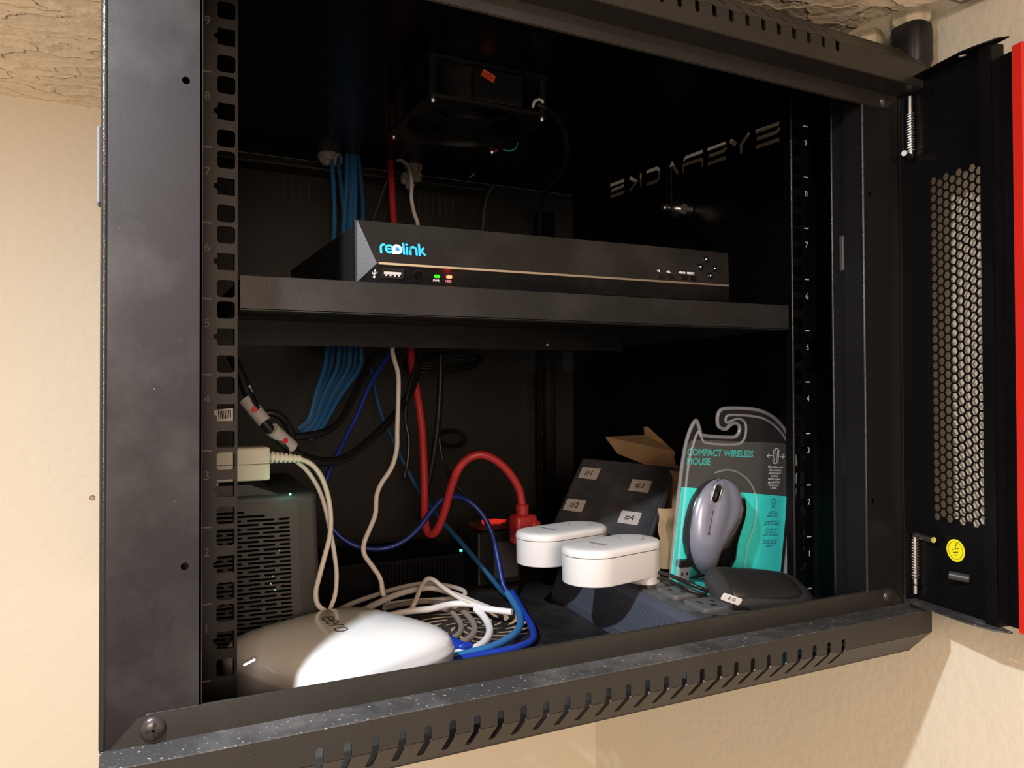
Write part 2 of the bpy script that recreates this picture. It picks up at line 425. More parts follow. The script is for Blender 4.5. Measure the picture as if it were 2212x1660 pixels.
# bottom panel with swirl fan grille and small screw slots
hol = []
cx0, cy0 = 3, 170
def swirl(r0, r1, n, tw, wd, ph=0):
    for i in range(n):
        a = 2*pi*i/n+ph; pts = []
        K_ = 6
        for k in range(K_+1):
            t = k/K_; r = r0+(r1-r0)*t; aa = a+tw*t
            pts.append((r, aa, wd*(0.35+0.65*math.sin(pi*min(1, t*0.8+0.18)))))
        o = [(cx0+r*math.cos(aa+w_/r/2), cy0+r*math.sin(aa+w_/r/2)) for r, aa, w_ in pts] + \
            [(cx0+r*math.cos(aa-w_/r/2), cy0+r*math.sin(aa-w_/r/2)) for r, aa, w_ in pts[::-1]]
        hol.append(o)
swirl(31, 54, 15, 0.75, 7.6)
swirl(18, 27, 9, 0.45, 5.0, 0.2)
swirl(7, 14, 6, 0.6, 5.0, 0.4)
plate('bottom_panel', [[(-296, -52), (296, -52), (296, 474), (-296, 474)]] + hol + [rrect(81, 87, 7, 1.6, .7), rrect(286, 42, 7, 26, 1)], 0.5, XY(-45.3), mat('dusty_floor_coat', (0.012, 0.012, 0.013), 0.38, bump=0.2, bscale=900, dust=0.8), cab, label='bottom panel with a round swirl grille')
# raised screw flange of the floor grille
# ---- vertical posts
for s in (-1, 1):
    xs = sorted((s*250.5, s*296.9))
    hs = [circ(s*258.4, 328.5, 2.0, 12), circ(s*258.4, 78, 2.0, 12)]
    a = flat_mesh([[(xs[0], -30), (xs[1], -30), (xs[1], 438), (xs[0], 438)]] + hs, 1.4, XZ(-51.3))
    bm = bmesh.new(); bm.from_mesh(a)
    addbox(bm, *sorted((s*250.2, s*251.6)), -52, -33, -30, 438)
    addbox(bm, *sorted((s*251.6, s*263)), -34.4, -33, -30, 438)
    addbox(bm, *sorted((s*253.5, s*255)), -33, -17, -30, 438)
    addbox(bm, *sorted((s*255, s*290)), -18.4, -17, -30, 438)
    po = link('post', bm_mesh(bm), POSTM if s < 0 else mat('right_post_coat', (0.006, 0.006, 0.0065), 0.45, spec=0.32, bump=0.15, bscale=900), cab)
    for (ex_, ey_, er_) in ((295.4, -50.6, 1.9), (250.5, -51.6, 1.4), (251.5, -33.8, 1.1), (253.8, -17.9, 1.1)):
        if s < 0 and ex_ < 290: continue
        link('rolled_edge', cyl_mesh((s*ex_, ey_, -8), (s*ex_, ey_, 436), er_, seg=20), EDGE, po, smooth=True)
# latch tongue on the right post
box('latch_tongue', 250.5, 253.4, -32.3, -27, 268, 298, mat('dark_grey_part', (0.05, 0.05, 0.052), 0.35), cab, bev=1.2)
box('latch_slot', 253.0, 253.4, -31, -26, 96, 128, BPLA, cab)
# ---- rails
def rail(s, Y, side, zo=0):
    x0, x1 = sorted((s*226, s*248.4)); hs = []
    for k in range(9):
        for j, d in enumerate((6.35, 22.225, 38.1)):
            z = k*44.45+d+zo; h = rrect(s*232.5, z, 10, 10.2, 1.8, 2)
            if j == 1:
                # little notch on the outer side
                q = s*237.6
                hs.append([(s*227.6, z-5), (s*237.2, z-5), (s*237.4, z-2), (s*239.4, z-1.2), (s*239.4, z+1.2), (s*237.4, z+2), (s*237.2, z+5), (s*227.6, z+5)])
            else: hs.append(h)
    me = flat_mesh([[(x0, -18), (x1, -18), (x1, 420), (x0, 420)]] + hs, 1.8, XZ(Y+0.9))
    bm = bmesh.new(); bm.from_mesh(me)
    addbox(bm, *sorted((s*246.8, s*248.4)), *sorted((Y+1.6, Y+side*13)), -18, 420)
    addbox(bm, *sorted((s*226, s*227.3)), *sorted((Y+1.6, Y+side*9)), -18, 420)
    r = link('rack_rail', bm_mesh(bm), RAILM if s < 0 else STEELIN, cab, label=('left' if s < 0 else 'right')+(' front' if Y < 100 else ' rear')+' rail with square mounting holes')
    if Y < 100 and s > 0:
        link('rolled_edge', cyl_mesh((s*226.6, Y+0.9, -18), (s*226.6, Y+0.9, 420), 1.0, seg=16), EDGE, r, smooth=True)
    if Y < 100:
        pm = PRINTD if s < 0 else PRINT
        mm_ = []
        for k in range(10):
            mm_.append(flat_mesh([[(s*240.4, k*44.45+zo-0.5), (s*245.4, k*44.45+zo-0.5), (s*245.4, k*44.45+zo+0.5), (s*240.4, k*44.45+zo+0.5)]], 0.1, XZ(Y-0.03)))
        for k in range(1, 10):
            mm_.append(text_mesh(str(k), 7.2, frame((s*243, Y-0.05, (k-0.5)*44.45+7.6+zo), (1, 0, 0), (0, 0, 1)), ext=0.04))
        link('rail_marks', join(mm_), pm, r, kind='stuff', label='printed unit numbers 1 to 9 with ticks')
rail(-1, 0, 1); rail(1, 0, 1, -2.2); rail(-1, 456, -1); rail(1, 456, -1)
# ---- front covers, with angled louvre slots that wrap over the bend
SX = [(-195+15*i) for i in range(27)]
def cover(name, zl, zf0, zf1, sgn, zlip, m1, m2):
    # zl ledge height, face from zf0 to zf1 going away from the opening (sgn +1 up, -1 down)
    ms = []
    o = [(-296.9, zf0)]
    o += [(296.9, zf0), (296.9, zf1)]
    for x in SX[::-1]:
        o += [(x+2.1, zf1), (x+2.1, zf1-sgn*6.6), (x+1.2, zf1-sgn*8.2), (x-1.2, zf1-sgn*8.2), (x-2.1, zf1-sgn*6.6), (x-2.1, zf1)]
    o += [(-296.9, zf1)]
    ms.append(flat_mesh([o], 1.2, XZ(-74.6)))
    # chamfer: local v runs back/away
    v = Vector((0, 1, sgn)).normalized()
    M = frame((0, -74.6, zf1), (1, 0, 0), v)
    L = 28.3
    o = [(-296.9, 0)]
    for x in SX:
        o += [(x-2.1, 0), (x-2.1, 17.6), (x-1.2, 19.2), (x+1.2, 19.2), (x+2.1, 17.6), (x+2.1, 0)]
    o += [(296.9, 0), (296.9, L), (-296.9, L)]
    ms.append(flat_mesh([o], 1.2, M))
    bm = bmesh.new()
    for q in ms: bm.from_mesh(q)
    # inner stiffener behind slots
    yb = -74.6+20; zb = zf1+sgn*20
    addbox(bm, -296.9, 296.9, yb-0.6, -50, *sorted((zb-sgn*0.4, zb+sgn*0.8)))
    addbox(bm, -296.9, -295.7, -74.6, -51, *sorted((zf0, zf1)))
    addbox(bm, 295.7, 296.9, -74.6, -51, *sorted((zf0, zf1)))
    face = link(name, bm_mesh(bm), m1, cab)
    if sgn > 0: box('slot_shade_block', -290, 290, -66, -53, zf0+2, zf1+8, INK, cab)  # black block added so the slots look shaded inside
    led = box(name.replace('cover', 'ledge'), -296.9, 296.9, -75.2, -51.5, *sorted((zl, zl+sgn*1.2)), m2, cab, bev=0.5, seg=2)
    # lip standing on the ledge, ends cut at an angle, edge rolled
    a, b_ = sorted((zl, zlip))
    o = [(-292.5, zl), (-280, zlip-(-sgn)*1.5), (-274, zlip), (274, zlip), (280, zlip-(-sgn)*1.5), (292.5, zl)]
    bm = bmesh.new(); bm.from_mesh(flat_mesh([o], 1.2, XZ(-52.6)))
    cyl_mesh((-276, -51.4, zlip+sgn*1.2), (276, -51.4, zlip+sgn*1.2), 1.6, seg=12, bm=bm)
    link(name.replace('cover', 'lip'), bm_mesh(bm), m1, cab, smooth=True)
cover('lower_cover', -8.6, -9.2, -26.5, -1, 6.0, STEEL, DUSTY)
cover('upper_cover', 413.4, 413.8, 432.4, 1, 401, STEEL, STEEL)
# ---- cross-head screws
def screw(loc, r, m, parent, nd=(0, -1, 0), name='screw'):
    nd = Vector(nd); loc = Vector(loc)
    bm = bmesh.new(); a = nd.orthogonal().normalized(); b_ = nd.cross(a)
    R = []
    for k in range(5):
        t = k/5*pi/2
        R.append([bm.verts.new(loc+nd*(math.sin(t)*r*0.45)+(a*math.cos(2*pi*i/18)+b_*math.sin(2*pi*i/18))*r*math.cos(t)) for i in range(18)])
    for A, B in zip(R, R[1:]):
        for i in range(18): bm.faces.new((A[i], A[(i+1) % 18], B[(i+1) % 18], B[i]))
    bm.faces.new(R[-1]); bm.faces.new(R[0][::-1])
    s = link(name, bm_mesh(bm), m, parent, smooth=True)
    M = frame(loc+nd*(r*0.455), a, b_, nd)
    M = M @ Matrix.Rotation(0.6, 4, 'Z')
    bm = bmesh.new()
    addbox(bm, -r*.62, r*.62, -r*.09, r*.09, -0.25, 0.12, M=M); addbox(bm, -r*.09, r*.09, -r*.62, r*.62, -0.25, 0.12, M=M)
    link('cross_slot', bm_mesh(bm), INK, s)
    return s
SCR = mat('dull_black_screw', (0.06, 0.055, 0.055), 0.3, metal=0.6)
screw((-273, -53.2, -1.5), 6.2, SCR, cab); screw((273.5, -53.2, -1.2), 5.8, SCR, cab); screw((275.5, -53.2, 407), 5.8, SCR, cab); screw((-275.5, -53.2, 407), 5.8, SCR, cab)
# ---- rear cross flange with vent slits below it
box('rear_flange', -295, 142, 441, 473, 434, 436.5, STEEL, cab)
mm_ = []
for i in range(34):
    x = -205+i*9.5
    if -75 < x < 50: continue
    mm_.append(flat_mesh([rrect(x, 415, 3.4, 28, 1.4, 2)], 0.6, XZ(473)))
link('vent_slits', join(mm_), INK, cab, kind='stuff')
# side lock with turning arm on the right panel
lk = link('cam_lock', cyl_mesh((295, 217, 377), (276, 217, 376.5), 8, 7.5, 22, bev=1), CHROME, cab, smooth=True, label='chrome lock barrel with turning arm')
link('lock_nut', cyl_mesh((284, 217, 377), (276, 217, 377), 10.5, 10.5, 6), CHROME, lk)
link('lock_screw', cyl_mesh((268, 216, 376), (256, 216, 375.6), 5, 4.6, 18, bev=1), CHROME, lk, smooth=True)
link('lock_shaft', cyl_mesh((276, 217, 376.6), (268, 217, 376.2), 4, 4, 14), CHROME, lk, smooth=True)
box('lock_arm', 263, 265.5, 209, 224, 368, 420, BPLG, lk, bev=1)
# outer side latch
box('side_latch', -299, -297, -44, -34, 262, 302, GRILLG, cab, bev=1)

# ---- door: hinge axis at H, local frame s (along the door), n (normal), z
PH = math.radians(11)
H = Vector((297, -60, 0)); DS = Vector((-math.sin(PH), -math.cos(PH), 0)); DN = Vector((-math.cos(PH), math.sin(PH), 0))  # DN points to the camera side
def D(s, n, z): return H+DS*s+DN*n+Vector((0, 0, z))
door = empty('cabinet_door', (0, 210, -47)); door.parent = cab; door.location = (0, 0, 0); OFF[door.name] = Vector((0, 210, -47))
DM = frame(H, DS, (0, 0, 1), DN)
DM = Matrix(((DS.x, 0, DN.x, H.x), (DS.y, 0, DN.y, H.y), (0, 1, 0, 0), (0, 0, 0, 1)))
def dpts(l): return [(s, z) for s, z in l]
hexes = []
for c in range(8):
    sx = 24.6+c*6.1
    n_ = 38
    for r in range(39):
        z = 67.5+r*7.05+(3.52 if c % 2 else 0)
        if z > 338.5: continue
        hexes.append([(sx+3.35*math.cos(pi/6+pi/3*k+pi/6), z+3.35*math.sin(pi/6+pi/3*k+pi/6)) for k in range(6)])
DOORM = mat('door_inner_coat', (0.004, 0.004, 0.0045), 0.3, spec=0.22, bump=0.1, bscale=900)
link('perforated_stile', flat_mesh([[(0.5, -3), (74, -3), (74, 420), (0.5, 420)]] + hexes, 1.0, DM), DOORM, cab.children[0] if False else door, label='black steel door stile with a column of hexagonal vents')
def dbox(bm, s0, s1, n0, n1, z0, z1, bev=0): addbox(bm, s0, s1, z0, z1, n0, n1, bev, M=DM)
bm = bmesh.new()
dbox(bm, 74, 75.2, -6, 6, -3, 420); dbox(bm, 74, 84, 5, 6.2, -3, 420); dbox(bm, 82.8, 84, -6, 6, -3, 420); dbox(bm, 84, 94, -6.5, -5, -3, 412)
dbox(bm, 0.2, 1.6, 0, 9, -3, 420)
link('stile_fold', bm_mesh(bm), DOORM, door)
link('lower_tray_flange', flat_mesh([[(0, 0), (78, 0), (96, 6), (88, 14), (66, 17), (6, 14), (-4, 4)], rrect(72, 9, 8, 2.4, 1)], 1.2, Matrix(((DS.x, DN.x, 0, H.x), (DS.y, DN.y, 0, H.y), (0, 0, 1, -3.6), (0, 0, 0, 1)))), DUSTY, door)
link('upper_flange', flat_mesh([[(0, 0), (94, 0), (90, 6), (74, 11), (64, 13), (6, 12)], circ(60, 6.5, 3.2)], 1.2, Matrix(((DS.x, DN.x, 0, H.x), (DS.y, DN.y, 0, H.y), (0, 0, 1, 420.6), (0, 0, 0, 1)))), DOORM, door)
bm = bmesh.new(); dbox(bm, 94, 103.5, -8, -1, -5, 414, 1)
link('red_trim', bm_mesh(bm), RED, door, label='bright red strip on the edge of the door')
bm = bmesh.new(); dbox(bm, 103.5, 470, -6, -3, -3, 412)
link('door_glass', bm_mesh(bm), mat('smoked_glass', (0.02, 0.02, 0.02), 0.03, alpha=0.35), door)
bm = bmesh.new(); dbox(bm, 470, 560, -6, 0, -3, 420, 1)
link('far_stile', bm_mesh(bm), DOORM, door)
for (za, zb) in ((360, 412), (-2, 56)):
    bm = bmesh.new(); dbox(bm, 26.2, 27.4, 0.3, 1.6, za, zb)
    dbox(bm, 17, 27.4, 0.3, 1.2, zb-1 if za < 0 else za, zb if za < 0 else za+1)
    link('hinge_bracket', bm_mesh(bm), DOORM, door)
def spring(z_lo, z_hi, flip):
    bm = bmesh.new(); ax = D(5.0, 3.8, 0)
    cyl_mesh(ax+Vector((0, 0, z_lo)), ax+Vector((0, 0, z_hi)), 2.1, seg=12, bm=bm)
    zs = z_lo if not flip else z_hi
    d = Vector((-0.95, -0.31, 0)) if not flip else (DS*0.985+DN*0.17)
    L = 15 if not flip else 24
    cyl_mesh(ax+Vector((0, 0, zs)), ax+d*L+Vector((0, 0, zs)), 2.3, seg=14, bm=bm)
    pin = link('hinge_pin', bm_mesh(bm), CHROME, door, smooth=True)
    turns = 15; pts = []
    a0, a1 = (z_lo+4, z_hi-14) if not flip else (z_lo+12, z_hi-3)
    for i in range(turns*8+1):
        t = i/(turns*8); a = 2*pi*turns*t
        pts.append(ax+Vector((3.1*math.cos(a), 3.1*math.sin(a), a0+(a1-a0)*t)))
    link('coil_spring', tube_mesh(pts, 0.55, 5, 1, smoothpath=False), CHROME, door, smooth=True)
spring(360, 410, False); spring(2, 50, True)
box('hinge_tab', 288, 303, -70, -58, 9.5, 10.6, DOORM, door)
box('hinge_tab', 289, 303, -69, -59, 50.5, 51.3, DOORM, door)
st = link('ground_sticker', flat_mesh([circ(42.5, 44, 8.6, 32)], 0.2, DM @ Matrix.Translation((0, 0, 0.7))), YEL, door, label='round yellow sticker with the earth symbol')
sg = [ribbon([(43.5, 50), (42.3, 45.5)], 0.5), ribbon([(39.2, 44.2), (45.4, 46)], 0.6), ribbon([(40.6, 42.2), (44.8, 43.2)], 0.6), ribbon([(41.6, 40.2), (43.8, 40.8)], 0.6)]
ms = [flat_mesh([q], 0.06, DM @ Matrix.Translation((0, 0, 0.84))) for q in sg] + [flat_mesh([circ(42.5, 44, 6.9, 32), circ(42.5, 44, 6.6, 32)], 0.06, DM @ Matrix.Translation((0, 0, 0.84)))]
o = link('earth_symbol', join(ms), INK, door)
link('bump_stop', cyl_mesh(D(56, 1, 25), D(44, 9, 26), 3.2, 3.2, 18, bev=0.6), mat('rubber', (0.03, 0.03, 0.03), 0.4), door, smooth=True)

# ================================================================== SHELF
sh = empty('rack_shelf', (0, 120, 219), 'black steel rack shelf across the middle of the cabinet, smudged with dust, holding the recorder', 'shelf')
TI = math.atan(3.4/450)
SM = Matrix.Rotation(-TI, 4, 'Y')
SM = Matrix.Translation((0, 0, 240)) @ SM @ Matrix.Translation((0, 0, -240))
bm = bmesh.new(); addbox(bm, -224.5, 224.5, 3, 4.4, 218.6, 239.6, 0.5, 2, M=SM)
addbox(bm, -224.5, 224.5, 3, 12, 218.6, 219.6, M=SM)
link('front_lip', bm_mesh(bm), SHELFM, sh)
slots = []
for r in range(5):
    for c in range(6):
        slots.append(rrect(-175+c*70, 40+r*46, 52, 4.5, 2, 2))
link('tray', flat_mesh([[(-224, 4), (224, 4), (224, 252), (-224, 252)]]+slots, 1.2, SM @ XY(236)), SHELFM, sh)
bm = bmesh.new(); addbox(bm, -224, 224, 250, 251.4, 213, 236, M=SM); addbox(bm, -224.4, -223, 4, 252, 219, 237, M=SM); addbox(bm, 223, 224.4, 4, 252, 219, 240, M=SM)
link('side_and_rear_lips', bm_mesh(bm), SHELFM, sh)

link('rear_screw', cyl_mesh((118, 258, 220), (128, 250, 220), 2.2, seg=12), CHROME, sh, smooth=True)

# ================================================================== FAN
fan = empty('cooling_fan', (0, 181, 415), 'square black cooling fan screwed under the cabinet roof, with an orange sticker on its side', 'fan')
def fplate(z, th, name):
    hs = [circ(0, 181, 54, 48)]+[circ(sx*52.5, 181+sy_*52.5, 2.1, 12) for sx in (-1, 1) for sy_ in (-1, 1)]
    return link(name, flat_mesh([rrect(0, 181, 119, 119, 8, 4)]+hs, th, XY(z)), BPLA, fan)
fplate(416.6, 3.2, 'lower_frame_plate'); fplate(450.6, 3.2, 'upper_frame_plate')
bm = bmesh.new()
n = 48
for i in range(n):
    a0_, a1_ = 2*pi*i/n, 2*pi*(i+1)/n
    q = [bm.verts.new((r*math.cos(a), 181+r*math.sin(a), z)) for r, a, z in ((57, a0_, 418), (57, a1_, 418), (57, a1_, 449), (57, a0_, 449), (54, a0_, 418), (54, a1_, 418), (54, a1_, 449), (54, a0_, 449))]
    bm.faces.new(q[:4]); bm.faces.new(q[4:][::-1])
link('duct', bm_mesh(bm), BPLA, fan, smooth=True)
link('hub', cyl_mesh((0, 181, 416.4), (0, 181, 440), 24, 24, 32, bev=1.5), BPLA, fan, smooth=True)
bl = None
for i in range(7):
    a = 2*pi*i/7; bm = bmesh.new(); g = []
    for j in range(5):
        r = 23+j*7.2
        g.append([bm.verts.new((r*math.cos(a+j*.05+k*.16), 181+r*math.sin(a+j*.05+k*.16), 420+k*4.2)) for k in range(5)])
    for A, B in zip(g, g[1:]):
        for k in range(4): bm.faces.new((A[k], A[k+1], B[k+1], B[k]))
    link('blade', bm_mesh(bm), BPLA, fan, smooth=True)
for i in range(4):
    a = 0.5+i*pi/2
    link('motor_strut', cyl_mesh((23*math.cos(a), 181+23*math.sin(a), 416.2), (54.5*math.cos(a), 181+54.5*math.sin(a), 416.2), 1.5, seg=8), BPLA, fan)
for sx in (-1, 1):
    for sy_ in (-1, 1):
        link('screw', cyl_mesh((sx*52.5, 181+sy_*52.5, 415.4), (sx*52.5, 181+sy_*52.5, 412.6), 2.9, 2.2, 14), CHROME, fan)
        link('corner_pillar', cyl_mesh((sx*53, 181+sy_*53, 418), (sx*53, 181+sy_*53, 449), 4, seg=12), BPLA, fan)
# sticker on the curved side
c = at(1055, 164, 121.2)
MS = frame(c, (0.93, 0, -0.36), (0.36, 0, 0.93)) 
bx = link('orange_sticker', flat_mesh([[(-6.2, -3.2), (6.2, -3.2), (6.2, 3.2), (-6.2, 3.2)]], 0.3, MS), mat('orange_red_sticker', (0.85, 0.10, 0.03), 0.5, emit=(0.85, 0.10, 0.03), es=0.0), fan, label='small orange-red sticker printed upside down')
text('sticker_print', 'QC PASS\n0381-2', 2.6, MS @ Matrix.Translation((0, 0, 0.2)) @ Matrix.Rotation(pi, 4, 'Z'), INK, bx, lines=0.8)
box('motor_block', -18, 30, 122, 126, 420, 448, BPLA, fan, bev=1)
tube('green_wire', [at(1083, 322, 228), at(1098, 326, 228), at(1112, 322, 228), at(1119, 308, 226)], 0.9, mat('green_wire', (0.03, 0.35, 0.27), 0.4), fan, seg=8)
link('wire_crimp', cyl_mesh(at(1068, 325, 228), at(1083, 320, 228), 2.2, 1.6, 10), CABR, fan, smooth=True)
bm = bmesh.new(); tube_mesh([at(1151, 232, 120), at(1155, 219, 120), at(1166, 215, 120), at(1174, 222, 120)], 1.3, 8, bm=bm)
link('white_grommet', bm_mesh(bm), WHITE, fan, smooth=True)
fc = top('fan_cord', tube_mesh([at(1160, 226, 124), at(1178, 233, 124), at(1200, 250, 132), at(1218, 280, 145), at(1224, 320, 160), at(1218, 365, 200), at(1190, 400, 300), at(1170, 430, 380), at(1165, 520, 420)], 2.4, 10), CABK, 'black cord arching down from the right side of the roof fan', 'cord', smooth=True)

# ================================================================== RECORDER
nv = empty('video_recorder', (15, 120, 240.4), 'black network video recorder with blue and white logo and red drive light, on the shelf', 'recorder')
NM = Matrix.Translation((-148, 20, 241.2)) @ Matrix.Rotation(-math.atan(3.6/325), 4, 'Y') # local: x along width, y depth, z up
W_, H_ = 325.5, 41.5
def N(x, y, z): return NM @ Vector((x, y, z))
bm = bmesh.new(); addbox(bm, 1, W_-1, 8, 225, 1, H_-1.5, 0.8, 1, M=NM)
link('chassis', bm_mesh(bm), mat('recorder_case', (0.010, 0.010, 0.011), 0.45), nv)
# front fascia: upper bevel plane meets lower plane at the metal strip, triangular facets at the ends
zs = 12.0
P = [N(0, 6, 0.0), N(0, 6, H_), N(W_, 6, H_), N(W_, 6, 0), N(12.5, -3, zs), N(W_-7, -3, zs), N(1.5, 4, H_), N(W_-1, 4, H_), N(1.0, 4, 0), N(W_-1, 4, 0)]
V = P
link('fascia_upper', mesh_from([V[6], V[7], V[5], V[4]], [(0, 1, 2, 3)]), NVRM, nv)
link('fascia_lower', mesh_from([V[4], V[5], V[9], V[8]], [(0, 1, 2, 3)]), NVRM, nv)
link('end_facet', mesh_from([V[6], V[4], V[8], V[0], V[1]], [(0, 1, 2), (3, 4, 0, 2)]), NVRF, nv)
link('end_facet', mesh_from([V[7], V[9], V[5], V[2], V[3]], [(0, 1, 2), (3, 4, 1, 0)]), NVRF, nv)
bm = bmesh.new(); addbox(bm, 0, W_, 5.6, 9, 0, H_, 0.3, M=NM); link('fascia_frame', bm_mesh(bm), NVRM, nv)
bm = bmesh.new(); addbox(bm, 13.5, W_-8, -4.0, -2.4, zs-0.75, zs+0.75, M=NM)
link('metal_strip', bm_mesh(bm), STRIP, nv, label='champagne metal strip along the front')
# local frames lying on the two front planes
ex = (N(W_, 0, 0)-N(0, 0, 0)).normalized()
upv = (V[6]-V[4]); upv = (upv-ex*upv.dot(ex)).normalized(); upn = ex.cross(upv)
lov = (V[4]-V[8]); lov = (lov-ex*lov.dot(ex)).normalized(); lon = ex.cross(lov)
def FU(x, z):  # x along width, z height above base -> frame on upper plane
    t = (z-zs)/(H_-zs); o = N(x, -3+7*t, z); return frame(o+upn*0.12, ex, upv)
def FL(x, z):
    t = z/zs; o = N(x, 4-7*t, z); return frame(o+lon*0.12, ex, lov)
# logo in rounded strokes
BLUEL = mat('logo_blue', (0.03, 0.42, 0.80), 0.4); 
lw = 1.55
def arc(cx, cy_, r, a0_, a1_, n=12): return [(cx+r*math.cos(math.radians(a0_+(a1_-a0_)*k/n)), cy_+r*math.sin(math.radians(a0_+(a1_-a0_)*k/n))) for k in range(n+1)]
LS = [ribbon([(0.9, -2.9), (0.9, 0.6)]+arc(3.4, 0.4, 2.5, 165, 85, 6), lw),
      ribbon([(5.0, 0.0), (8.9, 0.0)], 1.1, False), ribbon(arc(6.9, 0, 2.5, 10, 315, 16), lw),
      ribbon([(17.0, -2.9), (17.0, 4.6)], lw), ribbon([(19.3, -2.9), (19.3, 1.8)], lw), circ(19.3, 4.0, 0.9, 12),
      ribbon([(21.7, -2.9), (21.7, 2.0)], lw), ribbon([(21.7, 0.4)]+arc(23.9, 0.4, 2.2, 160, 0, 8)+[(26.1, -2.9)], lw),
      ribbon([(28.3, -2.9), (28.3, 4.8)], lw), ribbon([(31.8, 2.6), (29.0, -0.1)], lw, False), ribbon([(29.4, 0.2), (32.4, -3.0)], lw, False)]
LM = FU(15.2, 22.6)
lo = link('logo_letters', join([flat_mesh([q], 0.3, LM) for q in LS]), BLUEL, nv, label='blue logo lettering reading reolink with a white o')
link('logo_white_letter', flat_mesh([arc(12.4, 0.1, 3.5, -90, 180, 20)+[(8.9, -3.4)], circ(12.5, 0.1, 1.55, 18)], 0.34, LM), WINK, nv)
link('logo_dot', flat_mesh([circ(12.5, 0.1, 1.5, 18)], 0.3, LM), mat('logo_mid_blue', (0.02, 0.20, 0.50), 0.4), nv)
# usb port
FM = FL(24.6, 6.3)
ub = link('usb_port', flat_mesh([rrect(0, 0, 15.2, 6.6, .4), rrect(0, 0, 13.6, 5.2, .3)], 0.7, FM), CHROME, nv)
link('port_well', flat_mesh([rrect(0, 0, 13.6, 5.2, .3)], 0.1, FM @ Matrix.Translation((0, 0, .1))), mat('brown_shadow_metal', (0.05, 0.03, 0.02), 0.4, metal=0.6), ub)
link('port_tongue', flat_mesh([rrect(-0.3, 0.3, 12, 1.8, .1)], 0.3, FM @ Matrix.Translation((0, 0, .2))), WHITE, ub)
link('contacts', join([flat_mesh([rrect(-4.5+3*i, -1.3, 1.4, 1.1, .1)], 0.2, FM @ Matrix.Translation((0, 0, .22))) for i in range(4)]), WHITE, ub)
# usb trident mark
UM = FL(12.0, 5.4)
link('usb_mark', join([flat_mesh([q], 0.05, UM) for q in (ribbon([(0, -2), (0, 2.6)], .5), circ(0, -2.1, .9, 10), [(-.8, 2.2), (.8, 2.2), (0, 3.4)], ribbon([(0, -.8), (-1.5, .4), (-1.5, 1.2)], .45), ribbon([(0, -.2), (1.5, .9), (1.5, 1.6)], .45))]), WINK, nv)
pb = link('power_button', flat_mesh([circ(0, 0, 3.4, 28)], 0.5, FL(42.8, 6.0)), BPLG, nv)
link('button_ring', flat_mesh([circ(0, 0, 4.0, 28), circ(0, 0, 3.5, 28)], 0.4, FL(42.8, 6.0)), INK, nv)
def led(x, z, m, nm, lab):
    bm = bmesh.new(); bm.from_mesh(flat_mesh([rrect(0, 0, 4.4, 2.2, 1.0, 4)], 0.6, FL(x, z))); return link(nm, bm_mesh(bm), m, nv, label=lab)
led(56.5, 6.2, mat('green_led', (0.02, 0.5, 0.02), 0.3, emit=(0.06, 0.9, 0.02), es=0.9), 'power_led', 'green light')
led(65.6, 6.3, mat('red_led', (0.6, 0.05, 0.03), 0.3, emit=(1.0, 0.07, 0.03), es=9), 'drive_led', 'glowing red light')
text('led_print', 'PWR', 2.2, FL(56.5, 3.4), WINK, nv, bold=0.05); text('led_print', 'HDD', 2.2, FL(65.6, 3.4), mat('pink_ink', (0.8, 0.4, 0.4), 0.5), nv, bold=0.05)
for (x, z, t) in ((298, 33.6, 0), (290.6, 26.6, 1), (305.4, 26.2, 3), (299.5, 19.6, 2)):
    b_ = link('arrow_button', flat_mesh([rrect(0, 0, 5.6, 5.6, 2, 4)], 1.0, FU(x, z), 0.2), BPLG, nv)
    a = t*pi/2
    link('arrow_mark', flat_mesh([[(1.2*math.cos(a+pi/2+k*2*pi/3), 1.2*math.sin(a+pi/2+k*2*pi/3)) for k in range(3)]], 0.1, FU(x, z) @ Matrix.Translation((0, 0, .75))), WINK, b_)
for (x, s) in ((246.5, '>II'), (256.5, 'ALL'), (270.5, 'MENU'), (279.5, 'SELECT')):
    link('menu_button', flat_mesh([rrect(0, 0, 7.2, 3.8, 1.2, 3)], 0.7, FU(x+1, 16.4), 0.2), BPLG, nv)
    text('button_print', s, 2.4, FU(x, 20.6), WINK, nv, bold=0.08)
for x in (20, 305):
    for y in (20, 200): link('foot', cyl_mesh(N(x, y, 1), N(x, y, -1.6), 5, seg=16), BPLA, nv)

l = bpy.data.lights.new('drive_glow', 'POINT'); l.energy = 0.0022; l.color = (1, 0.02, 0.01); l.shadow_soft_size = 0.002
o = bpy.data.objects.new('drive_glow', l); COL.objects.link(o); o.location = (N(65.6, -7, 6.0))*MM
# ================================================================== MESH ROUTER
er = empty('mesh_router', (-144, 80, -45), 'glossy white rounded mesh router lying on the cabinet floor behind the lower lip', 'router')
def squircle(S, n, a0_, k, N_=72):
    t = 2*pi*k/N_; c, s = math.cos(t), math.sin(t)
    x = S/2*math.copysign(abs(c)**(2/n), c); y = S/2*math.copysign(abs(s)**(2/n), s)
    return x*math.cos(a0_)-y*math.sin(a0_), x*math.sin(a0_)+y*math.cos(a0_)
def sq_body(S, n, ang, prof, cx, cy_, tilt=(0, 0)):
    bm = bmesh.new(); R = []
    for (k, z) in prof:
        ring = []
        for i in range(72):
            x, y = squircle(S*k, n + (2.2-n)*max(0, 1-k)*0.9, ang, i); ring.append(bm.verts.new((cx+x, cy_+y, z+tilt[0]*x*(k)+tilt[1]*y*k)))
        R.append(ring)
    for A, B in zip(R, R[1:]):
        for i in range(72): bm.faces.new((A[i], A[(i+1) % 72], B[(i+1) % 72], B[i]))
    bm.faces.new(R[0][::-1]); bm.faces.new(R[-1])
    return bm_mesh(bm)
EA = math.radians(24)
